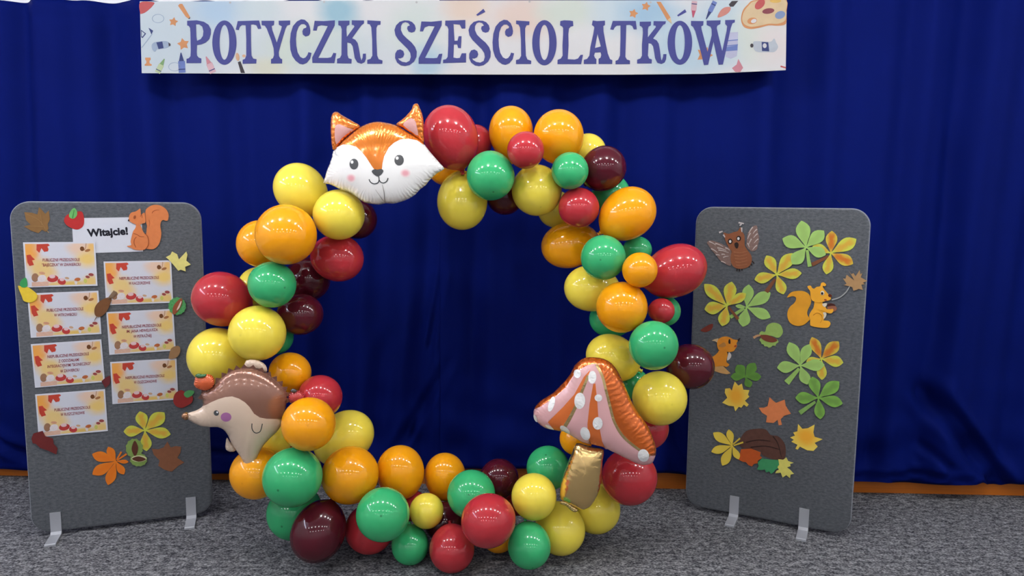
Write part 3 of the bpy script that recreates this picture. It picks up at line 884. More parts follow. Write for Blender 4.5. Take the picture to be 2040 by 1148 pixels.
ft('paper_apple', 'red paper apple with green leaf overlapping the white welcome sheet', 'apple', LB, 0.003, [
    ('fruit', sm([(565,215),(590,170),(650,150),(720,140),(742,210),(730,270),(680,298),(620,280),(580,250)]), pap('applered', (178, 46, 46)), 0),
    ('leaf', sm([(610,185),(620,140),(655,108),(680,140),(675,180),(645,203)]), pap('leafgreen', (104, 176, 98)), 0.0013, [
        ('vein', stroke([(640, 198), (655, 125)], 6, 3), pap('veingreen', (66, 130, 66)), 0.0026)])], T=ZL3)
sq = pap('squirrel', (208, 124, 74)); sql = pap('squirrel_line', (150, 78, 44))
ft('paper_squirrel', 'sitting brown-orange paper squirrel with big tail beside the welcome sheet', 'squirrel', LB, 0.004, [
    ('tail', sm([(630,200),(680,140),(750,100),(830,85),(920,95),(1010,140),(1070,200),(1105,280),(1105,350),(1085,410),(1040,415),(1000,400),(960,420),(940,470),(935,540),(950,620),(955,700),(940,800),(910,890),(860,960),(790,1005),(700,1005),(640,990),(600,900),(600,780),(640,690),(650,600),(660,520),(640,450),(625,330)], 3), sq, 0, [
        ('tail_line', [stroke([(765, 260), (790, 220), (850, 195), (920, 195)], 14, 4), stroke([(700, 400), (715, 470), (700, 540)], 10, 4)], sql, 0.0013)]),
    ('body', sm([(430,490),(510,500),(545,560),(580,640),(610,680),(670,720),(695,800),(695,900),(660,975),(590,1020),(480,1025),(380,1010),(335,980),(270,960),(245,940),(330,920),(320,850),(340,750),(370,640),(410,580),(430,530)], 3), sq, 0.0013, [
        ('thigh_line', stroke([(430, 970), (390, 880), (400, 800), (440, 750)], 12), sql, 0.0026),
        ('back_line', stroke([(610, 680), (670, 740), (690, 830), (680, 930), (630, 1000)], 12), sql, 0.0026),
        ('arm_line', stroke([(380, 680), (450, 700), (520, 745), (600, 745)], 10), sql, 0.0026)]),
    ('head', sm([(300,290),(340,245),(400,230),(440,215),(490,180),(520,165),(530,240),(535,290),(570,265),(610,250),(620,330),(625,450),(560,475),(500,500),(430,490),(370,470),(310,430),(285,400),(285,340)], 3), sq, 0.0026, [
        ('eye', ell(405, 342, 26, 38, 15), sql, 0.0039), ('nose', ell(280, 408, 17, 20), pap('nose', (40, 28, 30)), 0.0039),
        ('ear_line', stroke([(520, 330), (550, 290), (560, 360)], 10), sql, 0.0039)])], T=ZSL)
ft('maple_leaf', 'pale yellow paper maple leaf on a card\'s corner below the squirrel', 'leaf', LB, 0.0068, [
    ('blade', [(1515,490),(1560,515),(1575,560),(1640,490),(1650,520),(1640,570),(1680,605),(1630,625),(1635,665),(1590,650),(1570,660),(1530,610),(1520,600),(1490,565),(1460,540),(1500,520)], pap('paleyellow', (222, 214, 130)), 0)], T=ZL3)
ft('paper_pear', 'yellow paper pear with green leaf on the card board\'s edge', 'pear', LB, 0.0068, [
    ('fruit', sm([(165,790),(200,800),(240,800),(290,830),(330,870),(320,915),(270,938),(215,925),(195,880),(170,820)]), pap('pear', (222, 192, 58)), 0),
    ('leaf', sm([(180,780),(190,745),(230,720),(245,760),(240,800),(200,805)]), pap('pearleaf', (58, 150, 84)), 0.0013)], T=ZL3)
ft('oval_leaf', 'brown oval leaf with stalk between two printed cards', 'leaf', LB, 0.0068, [
    ('blade', sm([(985,905),(965,970),(930,1030),(880,1065),(840,1050),(835,990),(870,935),(930,900),(965,895)]), pap('ovalbrown', (116, 76, 46)), 0),
    ('stem', [stroke([(960, 910), (985, 880), (1018, 845)], 26, 40), stroke([(855, 1060), (832, 1100)], 8, 4)], pap('stemtaupe', (128, 104, 84)), 0)], T=ZL3)
def spiky(cx, cy, rx, ry, n, amp, rot=0):
    out = []
    for i in range(2 * n):
        a = math.pi * i / n
        q = 1 + (amp if i % 2 else 0)
        out.append((cx + rx * q * math.cos(a), cy + ry * q * math.sin(a)))
    return out
ft('paper_chestnut', 'round green chestnut husk with brown slit beside a card\'s corner', 'chestnut', LB, 0.0068, [
    ('husk', spiky(1560, 970, 74, 74, 14, 0.09), paper('husk_marbled', (74, 140, 82), 0.7, var=0.6, scale=110), 0),
    ('nut', sm([(1520,1032),(1530,965),(1588,902),(1606,920),(1590,980),(1545,1038)]), pap('nutbrown', (150, 84, 56)), 0.0013, [
        ('highlight', sm([(1555,1005),(1590,930),(1598,935),(1580,985)]), pap('cream', (222, 204, 190)), 0.0026)])], T=ZL3)
ft('small_leaf', 'small tan leaf over the corner of the three-line card', 'leaf', LB, 0.0068, [
    ('blade', sm([(1490,290),(1510,235),(1560,215),(1585,230),(1585,275),(1550,320),(1490,330)]), pap('tanleaf', (152, 116, 80)), 0)], T=ZL4)
ft('small_leaf', 'dark red leaf scrap between the four-line card and its neighbour', 'leaf', LB, 0.0068, [
    ('blade', [(895,525),(930,495),(970,475),(975,515),(968,550),(930,585),(915,560)], pap('darkred', (104, 42, 46)), 0)], T=ZL4)
ft('paper_apple', 'dark red paper apple with green leaf near the hedgehog\'s snout', 'apple', LB, 0.0068, [
    ('fruit', sm([(1525,690),(1545,630),(1600,605),(1650,640),(1695,660),(1690,710),(1640,745),(1595,760),(1545,740)]), pap('appledark', (150, 48, 46)), 0),
    ('leaf', sm([(1620,630),(1660,605),(1710,615),(1690,650),(1650,670),(1625,655)]), pap('leafgreen2', (84, 156, 92)), 0.0013)], T=ZL4)
ft('maple_leaf', 'dark red maple leaf stuck over the lowest card\'s corner', 'leaf', LB, 0.0068, [
    ('blade', [(245,90),(260,50),(330,30),(350,70),(410,90),(415,130),(445,165),(435,210),(370,180),(310,160),(280,130),(255,125)], pap('darkred2', (108, 40, 40)), 0)], T=ZL5)
ft('paper_chestnut', 'pair of open green chestnut husks between orange and brown leaves', 'chestnut', LB, 0.0045, [
    ('husk', spiky(1032, 165, 62, 70, 12, 0.10), pap('huskgreen', (128, 156, 82)), 0, [('nut', sm([(1035,105),(1062,160),(1040,225),(1012,170)]), pap('nutdark', (92, 52, 38)), 0.0026)]),
    ('husk', spiky(1065, 252, 62, 48, 12, 0.10), pap('huskgreen', (128, 156, 82)), 0.0013, [('husk_lip', ell(1068, 243, 58, 25), pap('lip', (204, 206, 158)), 0.0026),
        ('nut', sm([(1015,244),(1065,225),(1122,247),(1068,265)]), pap('nutdark', (92, 52, 38)), 0.0039)])], T=ZL5)
ft('maple_leaf', 'rust-brown maple leaf beside the pair of chestnut husks', 'leaf', LB, 0.001, [
    ('blade', [(1285,115),(1310,160),(1350,150),(1390,155),(1385,200),(1360,240),(1415,275),(1370,300),(1320,345),(1290,340),(1260,330),(1215,300),(1225,260),(1180,215),(1165,170),(1215,175),(1255,160)], pap('rustleaf', (136, 88, 62)), 0)], T=ZL5)

LEAFM = {'g': leaf_mat('leaf_green', (158, 198, 108), (150, 186, 102)), 'y': leaf_mat('leaf_yellow', (196, 204, 78), (206, 164, 62)),
         'o': leaf_mat('leaf_orange', (206, 186, 70), (196, 112, 38), 1.15), 'G': leaf_mat('leaf_deep_green', (122, 174, 76), (108, 152, 70)),
         'k': leaf_mat('leaf_dark_green', (98, 148, 62), (92, 138, 60)), 'O': leaf_mat('leaf_plain_orange', (222, 122, 34), (220, 116, 30)),
         'Y': leaf_mat('leaf_plain_yellow', (226, 198, 72), (228, 200, 78))}
TW = [(0, .10), (.08, .14), (.18, .30), (.3, .54), (.42, .78), (.54, .95), (.64, 1.0), (.74, .94), (.84, .72), (.92, .42), (.97, .18), (1, 0)]
def chestnut_leaf(label, fr, T, z, cen, tips, stems=(), stem_m=None, default='y'):
    c = fr.loc(*T([cen])[0])
    root = link('chestnut_leaf', None)
    root.matrix_world = fr.m @ Matrix.Translation((c[0], c[1], z))
    for n_, tip in enumerate(tips):
        key = tip[3] if len(tip) > 3 else default
        p = fr.loc(*T([tip[:2]])[0])
        dx, dy = p[0] - c[0], p[1] - c[1]
        ln = math.hypot(dx, dy)
        # width measured across the leaflet, in the same plane
        nx, ny = -(tip[1] - cen[1]), tip[0] - cen[0]
        q = math.hypot(nx, ny)
        a = fr.loc(*T([(tip[0] + nx / q * tip[2] / 2, tip[1] + ny / q * tip[2] / 2)])[0])
        w = math.dist(a, p)
        outline = [(t * ln, f * w) for t, f in TW] + [(t * ln, -f * w) for t, f in reversed(TW[:-1])]
        o = link('leaflet', slab('leaflet', [(outline, [])], 0, 0.0012), LEAFM[key], root)
        o.location = (0, 0, 0.0002 * n_)
        o.rotation_euler = (0, 0, math.atan2(dy, dx))
    for s in stems:
        pl = [(a - c[0], d - c[1]) for a, d in (fr.loc(*q) for q in T(s))]
        link('stem', slab('stem', [(pl, [])], -0.0002, 0.0008), stem_m, root)
    tag(root, label, 'leaf')
green_st, brown_st = pap('stem_green', (150, 190, 100)), pap('stem_brown', (124, 76, 50))
cl = chestnut_leaf
cl('light green five-fingered paper leaf overlapping an orange-tinted one in upper corner', RB, ZR6, 0.0055, (1130,445), [(1085,190,140),(1300,285,125),(1318,515,105),(905,360,125),(1000,605,125)], [stroke([(1140,470),(1152,560),(1165,628)], 26, 38, False)], green_st, 'g')
cl('orange and yellow five-fingered paper leaf beside the topmost light green one', RB, ZR6, 0.002, (1365,500), [(1375,287,112,'o'),(1608,365,125),(1577,602,112,'o'),(1322,702,102),(1190,432,95)], [stroke([(1345,530),(1185,610)], 26, 36, False)], brown_st, 'y')
cl('yellow five-fingered paper leaf with brown stem below the owl', RB, ZR6, 0.004, (850,705), [(752,522,112),(1002,500,122),(1088,690,102),(915,892,102),(638,752,105)], [stroke([(835,745),(750,870)], 24, 42, False)], brown_st, 'y')
cl('yellow five-fingered paper leaf overlapping a light green one below the owl', RB, ZCH, 0.0055, (590,535), [(92,65,265),(690,12,280),(1003,268,205,'y'),(98,615,275),(482,978,255)], [stroke([(620,560),(830,830)], 44, 66, False)], brown_st, 'y')
cl('light green five-fingered paper leaf behind a yellow one, beside the squirrel', RB, ZCH, 0.002, (1010,570), [(1060,75,255),(1532,250,265),(1532,792,240),(930,995,265),(770,540,90)], [stroke([(960,590),(655,790)], 60, 80, False)], green_st, 'g')
cl('light green five-fingered paper leaf below the squirrel, overlapping a yellow one', RB, ZR7, 0.0045, (1120,490), [(1010,258,122),(1212,278,110),(1362,482,118),(1192,678,108),(890,512,118)], [stroke([(1110,520),(985,662)], 30, 62, False)], green_st, 'g')
cl('yellow and orange five-fingered paper leaf under the squirrel, behind light green', RB, ZR7, 0.002, (1330,425), [(1235,208,108,'o'),(1502,252,125,'o'),(1548,462,112),(1336,634,98),(1180,452,75)], [], None, 'y')
cl('deeper green five-fingered paper leaf above the yellow maple leaf by the edge', RB, ZR7, 0.0065, (1300,810), [(1240,600,115),(1507,648,128),(1542,866,112),(1320,1022,104),(1072,810,118)], [stroke([(1270,850),(1115,960)], 26, 46, False)], pap('stem_green2', (130, 172, 92)), 'G')
cl('small dark green five-fingered paper leaf above a yellow maple leaf', RB, ZR7, 0.002, (575,605), [(492,485,105),(672,466,105),(733,600,85),(622,708,78),(430,600,80)], [], None, 'k')
cl('yellow-orange five-fingered paper leaf above the chestnut husk pair on card board', LB, ZL4, 0.002, (1275,960), [(1230,793,108),(1447,803,122),(1502,995,98),(1290,1142,102),(1088,970,98)], [], None, 'y')
cl('plain bright orange five-fingered paper leaf low on the card board', LB, ZL5, 0.002, (890,265), [(830,155,62),(708,210,80),(710,367,84),(830,448,78),(952,366,58),(988,270,30)], [stroke([(895,255),(932,193)], 10, 14, False), stroke([(900,258),(972,210)], 10, 14, False)], pap('stem_orange', (222, 120, 32)), 'O')
cl('plain yellow five-fingered paper leaf beside the brown rounded cutout', RB, ZR8, 0.006, (490,235), [(460,103,58),(333,130,74),(318,286,68),(408,398,78),(542,347,54)], [stroke([(495,225),(552,176)], 10, 14, False), stroke([(500,235),(578,208)], 10, 14, False)], pap('stem_yellow', (224, 196, 72)), 'Y')

ow, owd = pap('owl', (138, 84, 56)), pap('owl_dark', (44, 32, 30))
wing_m = paper('owl_wing', (120, 98, 92), 0.8, var=0.35, scale=160)
fe = pap('feather', (196, 182, 178))
def feathers(pairs):
    return [stroke([a, ((a[0] + b_[0]) / 2, (a[1] + b_[1]) / 2 - 8), b_], 24, 8) for a, b_ in pairs]
ft('paper_owl', 'brown paper owl with feathered spread wings at the top of the leaf board', 'owl', RB, 0.002, [
    ('body', sm([(450,320),(540,345),(640,312),(720,290),(770,210),(800,300),(840,360),(850,450),(850,560),(880,620),(930,690),(975,760),(985,850),(960,930),(890,990),(800,1010),(700,1005),(630,960),(590,880),(580,780),(600,680),(560,620),(510,540),(480,460),(460,390)], 3), ow, 0.0013, [
        ('eye', [ell(575, 488, 44, 52), ell(737, 432, 44, 50)], owd, 0.0026),
        ('eye_shine', [ell(575, 490, 22, 28), ell(732, 435, 22, 28)], pap('white', (214, 212, 214)), 0.0039),
        ('beak', sm([(655,530),(700,505),(735,540),(725,600),(700,625),(665,590)]), owd, 0.0026),
        ('belly_feather', [stroke([(640 + 12 * k, 690 + 62 * k), (760, 705 + 60 * k), (900, 670 + 62 * k)], 12, 6) for k in range(5)], pap('owl_light', (164, 112, 82)), 0.0026)]),
    ('wing', sm([(580,650),(500,590),(420,540),(320,500),(200,470),(130,510),(170,580),(220,660),(300,740),(380,850),(470,910),(590,940)], 3), wing_m, 0, [
        ('feather', feathers([((175, 490), (300, 560)), ((290, 525), (440, 590)), ((330, 610), (500, 660)), ((210, 625), (330, 700)), ((350, 650), (545, 705)), ((300, 745), (375, 755)), ((410, 735), (480, 745)), ((440, 795), (545, 770)), ((400, 870), (490, 905)), ((480, 610), (565, 655))]), fe, 0.0026)]),
    ('wing', sm([(880,580),(890,480),(900,360),(950,260),(1010,200),(1080,190),(1100,300),(1125,440),(1100,560),(1080,640),(1000,680),(940,650)], 3), wing_m, 0, [
        ('feather', feathers([((1005, 215), (930, 330)), ((1085, 255), (1010, 340)), ((960, 330), (905, 440)), ((1095, 340), (1020, 420)), ((1110, 440), (1030, 520)), ((980, 440), (930, 540)), ((1085, 560), (1000, 650)), ((905, 520), (940, 600))]), fe, 0.0026)]),
    ('ear_tuft', [stroke([(365, 320), (430, 295)], 34, 20, False), stroke([(445, 360), (475, 410)], 30, 16, False)], pap('tuft', (198, 190, 190)), 0.0026),
    ('ear_tuft', [stroke([(735, 130), (835, 150)], 30, 24, False), stroke([(790, 225), (798, 310)], 34, 14, False), stroke([(755, 185), (790, 160)], 24, 24, False)], pap('tuft', (198, 190, 190)), 0.0026),
    ('foot', [stroke([(705, 1005), (700, 1060)], 20, 20, False), stroke([(748, 1005), (750, 1065)], 20, 20, False), stroke([(795, 1000), (800, 1045)], 20, 20, False)], owd, 0),
    ('foot', [stroke([(920, 935), (940, 985)], 20, 20, False), stroke([(960, 900), (985, 950)], 20, 20, False), stroke([(990, 860), (1030, 910)], 20, 20, False)], owd, 0)], T=ZOW)
st = paper('squirrel_tail', (206, 144, 38), 0.7, var=0.25, scale=14); sb = paper('squirrel_body', (218, 156, 44), 0.7, var=0.12, scale=18)
ft('paper_squirrel', 'golden yellow paper squirrel holding an acorn on the leaf board', 'squirrel', RB, 0.003, [
    ('tail', sm([(180,425),(230,350),(300,310),(400,295),(500,300),(590,340),(640,400),(660,480),(650,560),(600,660),(580,740),(600,800),(640,850),(600,900),(530,960),(440,990),(350,985),(260,945),(205,870),(185,770),(200,680),(250,600),(320,540),(360,470),(350,420),(290,400),(220,420)], 3), st, 0),
    ('body', sm([(740,480),(860,500),(900,560),(930,600),(960,640),(980,720),(950,720),(960,760),(930,840),(900,880),(960,885),(1020,900),(1045,950),(1010,1010),(950,1030),(800,1020),(660,990),(640,950),(640,850),(620,800),(640,730),(700,640),(720,560)], 3), sb, 0.0013, [
        ('thigh_line', stroke([(700, 780), (780, 735), (860, 770), (880, 860), (840, 930)], 12, 6), pap('sq_line', (176, 112, 30)), 0.0026),
        ('chest', sm([(880,560),(930,540),(975,545),(955,600),(920,612)]), pap('bellywhite', (218, 210, 190)), 0.0026), ('belly', sm([(895,730),(945,718),(965,760),(940,825),(905,840),(915,780)]), pap('bellywhite', (218, 210, 190)), 0.0026)]),
    ('acorn', ell(1075, 640, 96, 66, 8), pap('acorn', (150, 96, 74)), 0.0020, [('acorn_cap', sm([(975,575),(1000,550),(1060,540),(1130,565),(1140,590),(1060,588),(1000,600)]), pap('acorncap', (72, 34, 28)), 0.0034)]),
    ('arm', sm([(780,620),(860,600),(940,650),(1040,660),(1090,650),(1102,690),(1060,738),(980,730),(900,690),(820,670)]), sb, 0.0040),
    ('head', sm([(590,200),(650,190),(680,235),(720,250),(770,215),(840,200),(860,140),(910,125),(960,170),(930,200),(890,195),(910,250),(960,310),(1010,370),(1055,440),(1020,480),(960,490),(900,510),(820,530),(740,510),(680,480),(650,400),(640,300),(600,240)], 3), sb, 0.0040, [
        ('eye', ell(885, 335, 38, 44), pap('bellywhite', (218, 210, 190)), 0.0053), ('pupil', ell(880, 343, 22, 26), owd, 0.0066),
        ('nose', ell(1036, 388, 38, 30, 20), pap('nosebrown', (96, 44, 28)), 0.0053), ('mouth', ell(945, 472, 28, 17, 10), pap('mouth', (170, 70, 40)), 0.0053)])], T=ZSQ)
ft('maple_leaf', 'small tan maple leaf on a long thin stalk by the board\'s edge', 'leaf', RB, 0.0045, [
    ('blade', [(1590,760),(1535,665),(1560,700),(1580,690),(1600,720),(1640,660),(1645,700),(1665,690),(1650,730),(1712,765),(1670,780),(1690,795),(1655,800),(1670,850),(1630,840),(1610,850),(1580,858),(1570,825),(1545,815),(1490,805),(1515,790),(1480,740),(1505,745),(1515,705)], pap('tanmaple', (170, 134, 92)), 0),
    ('stem', stroke([(1545, 815), (1510, 870), (1450, 920), (1375, 945)], 9, 12), pap('palestalk', (160, 162, 160)), 0)], T=ZR6)
fo = pap('foxorange', (226, 144, 44))
ft('paper_fox', 'small sitting orange paper fox half behind the maroon balloon', 'fox', RB, 0.002, [
    ('tail', [(250,840),(480,848),(560,930),(628,992),(560,1012),(450,992),(330,952),(240,900)], pap('foxtail', (206, 160, 100)), 0),
    ('body', sm([(410,560),(520,565),(560,590),(570,650),(555,720),(550,780),(600,820),(590,850),(540,870),(480,850),(330,865),(200,850),(200,740),(270,690),(340,640),(390,590)], 3), fo, 0.0013, [
        ('chest', sm([(600,590),(642,640),(628,700),(570,748),(565,700),(580,640)]), pap('chestwhite', (218, 210, 200)), 0.0026)]),
    ('head', sm([(375,400),(400,340),(470,300),(550,290),(620,310),(680,345),(765,362),(742,420),(750,470),(720,525),(680,570),(600,585),(520,570),(440,560),(400,540),(375,470)], 3), fo, 0.0026, [
        ('eye', sm([(600,345),(622,345),(628,420),(600,425),(588,390)]), owd, 0.0039),
        ('ear_inside', sm([(400,470),(450,430),(510,400),(545,460),(500,490),(440,490)]), pap('earbrown', (184, 128, 66)), 0.0039),
        ('nose', sm([(765,350),(790,325),(820,320),(785,375)]), owd, 0.0039), ('mouth', ell(722, 472, 26, 18, -40), pap('mouth', (170, 70, 40)), 0.0039)]),
    ('ear', [(268,368),(330,340),(398,325),(372,405),(340,385)], pap('eartan', (214, 186, 146)), 0.0013)], T=ZFX)
ft('paper_chestnut', 'green paper chestnut husk opened to show a brown nut, under the squirrel', 'chestnut', RB, 0.002, [
    ('husk', sm([(770,155),(790,95),(850,65),(920,85),(948,150),(930,195),(895,215),(830,195),(740,185),(712,175),(735,150)]), pap('husk2', (150, 182, 96)), 0),
    ('husk', [(712,238),(735,205),(800,190),(895,232),(905,258),(880,275),(875,295),(845,292),(830,308),(808,314),(790,300),(765,300),(755,280),(735,275),(730,255)], pap('husk2', (150, 182, 96)), 0.0013, [
        ('nut', sm([(725,190),(800,188),(892,235),(850,260),(785,250),(738,222)]), pap('nut2', (120, 64, 46)), 0.0026)]),
    ('stem', stroke([(655, 216), (690, 196), (730, 188)], 26, 16), pap('stemtan', (192, 148, 108)), 0)], T=ZR7)
ft('maple_leaf', 'yellow paper maple leaf with golden middle under the small green leaf', 'leaf', RB, 0.0035, [
    ('blade', [(470,650),(505,690),(540,670),(555,730),(615,735),(600,780),(615,800),(570,840),(608,878),(590,900),(560,878),(535,910),(510,900),(475,945),(460,895),(410,890),(345,860),(395,810),(370,760),(375,720),(420,715),(440,740),(455,690)], GOLDLEAF, 0)], T=ZR7)
ft('maple_leaf', 'salmon orange paper maple leaf beside the yellow one', 'leaf', RB, 0.002, [
    ('blade', [(815,805),(850,840),(880,862),(965,830),(975,890),(1000,930),(1028,970),(960,990),(925,1025),(938,1080),(905,1085),(895,1030),(855,1062),(780,1055),(790,990),(740,960),(708,910),(760,910),(795,895)], pap('salmon', (220, 130, 80)), 0)], T=ZR7)
ft('small_leaf', 'tiny rust-red leaf scrap above the paper fox', 'leaf', RB, 0.001, [
    ('blade', sm([(130,140),(200,92),(252,78),(238,130),(180,158)]), pap('rustred', (120, 52, 42)), 0)], T=ZR7)
ft('maple_leaf', 'yellow maple leaf with golden middle, alone beside the brown cutout', 'leaf', RB, 0.002, [
    ('blade', [(1025,60),(1060,100),(1105,95),(1160,65),(1150,130),(1160,165),(1225,185),(1160,215),(1185,245),(1150,280),(1100,275),(1040,245),(1022,270),(1003,262),(1020,230),(970,205),(990,190),(960,170),(1000,155),(985,130),(1020,120)], GOLDLEAF, 0)], T=ZR8)
ft('paper_cutout', 'dark brown rounded paper shape above orange and green leaves', 'cutout', RB, 0.002, [
    ('back', sm([(550,190),(600,120),(680,100),(760,105),(800,150),(860,160),(910,210),(925,270),(915,340),(860,355),(780,335),(730,310),(710,280),(600,260),(555,240)]), paper('wood_brown', (84, 56, 48), 0.8, var=0.3, scale=40), 0),
    ('painted_line', [stroke([(600, 210), (700, 190), (800, 200)], 8, 4), stroke([(640, 250), (760, 240), (880, 270)], 8, 4), stroke([(820, 160), (860, 220), (890, 330)], 8, 4)], pap('darkline', (52, 34, 32)), 0.0013)], T=ZR8)
ft('maple_leaf', 'burnt orange paper leaf beneath the dark brown rounded shape', 'leaf', RB, 0.0045, [
    ('blade', [(560,265),(640,260),(720,290),(715,320),(732,335),(695,360),(700,380),(665,385),(650,405),(620,395),(600,370),(575,368),(540,350)], pap('burnt', (196, 90, 38)), 0)], T=ZR8)
ft('maple_leaf', 'green paper maple leaf between burnt orange and pale yellow leaves', 'leaf', RB, 0.006, [
    ('blade', [(690,430),(705,400),(695,375),(730,340),(800,350),(872,352),(868,420),(840,430),(830,450),(805,466),(790,445),(765,455),(755,430),(725,435)], pap('teal', (66, 150, 98)), 0)], T=ZR8)
ft('maple_leaf', 'pale yellow jagged paper leaf at the end of the leaf row', 'leaf', RB, 0.0075, [
    ('blade', [(865,345),(905,350),(930,330),(945,360),(990,375),(960,385),(965,402),(935,412),(960,430),(992,465),(965,470),(960,500),(930,475),(900,495),(885,455),(840,460),(850,440),(870,430),(858,410),(872,390)], pap('yellowgreen', (226, 218, 112)), 0)], T=ZR8)

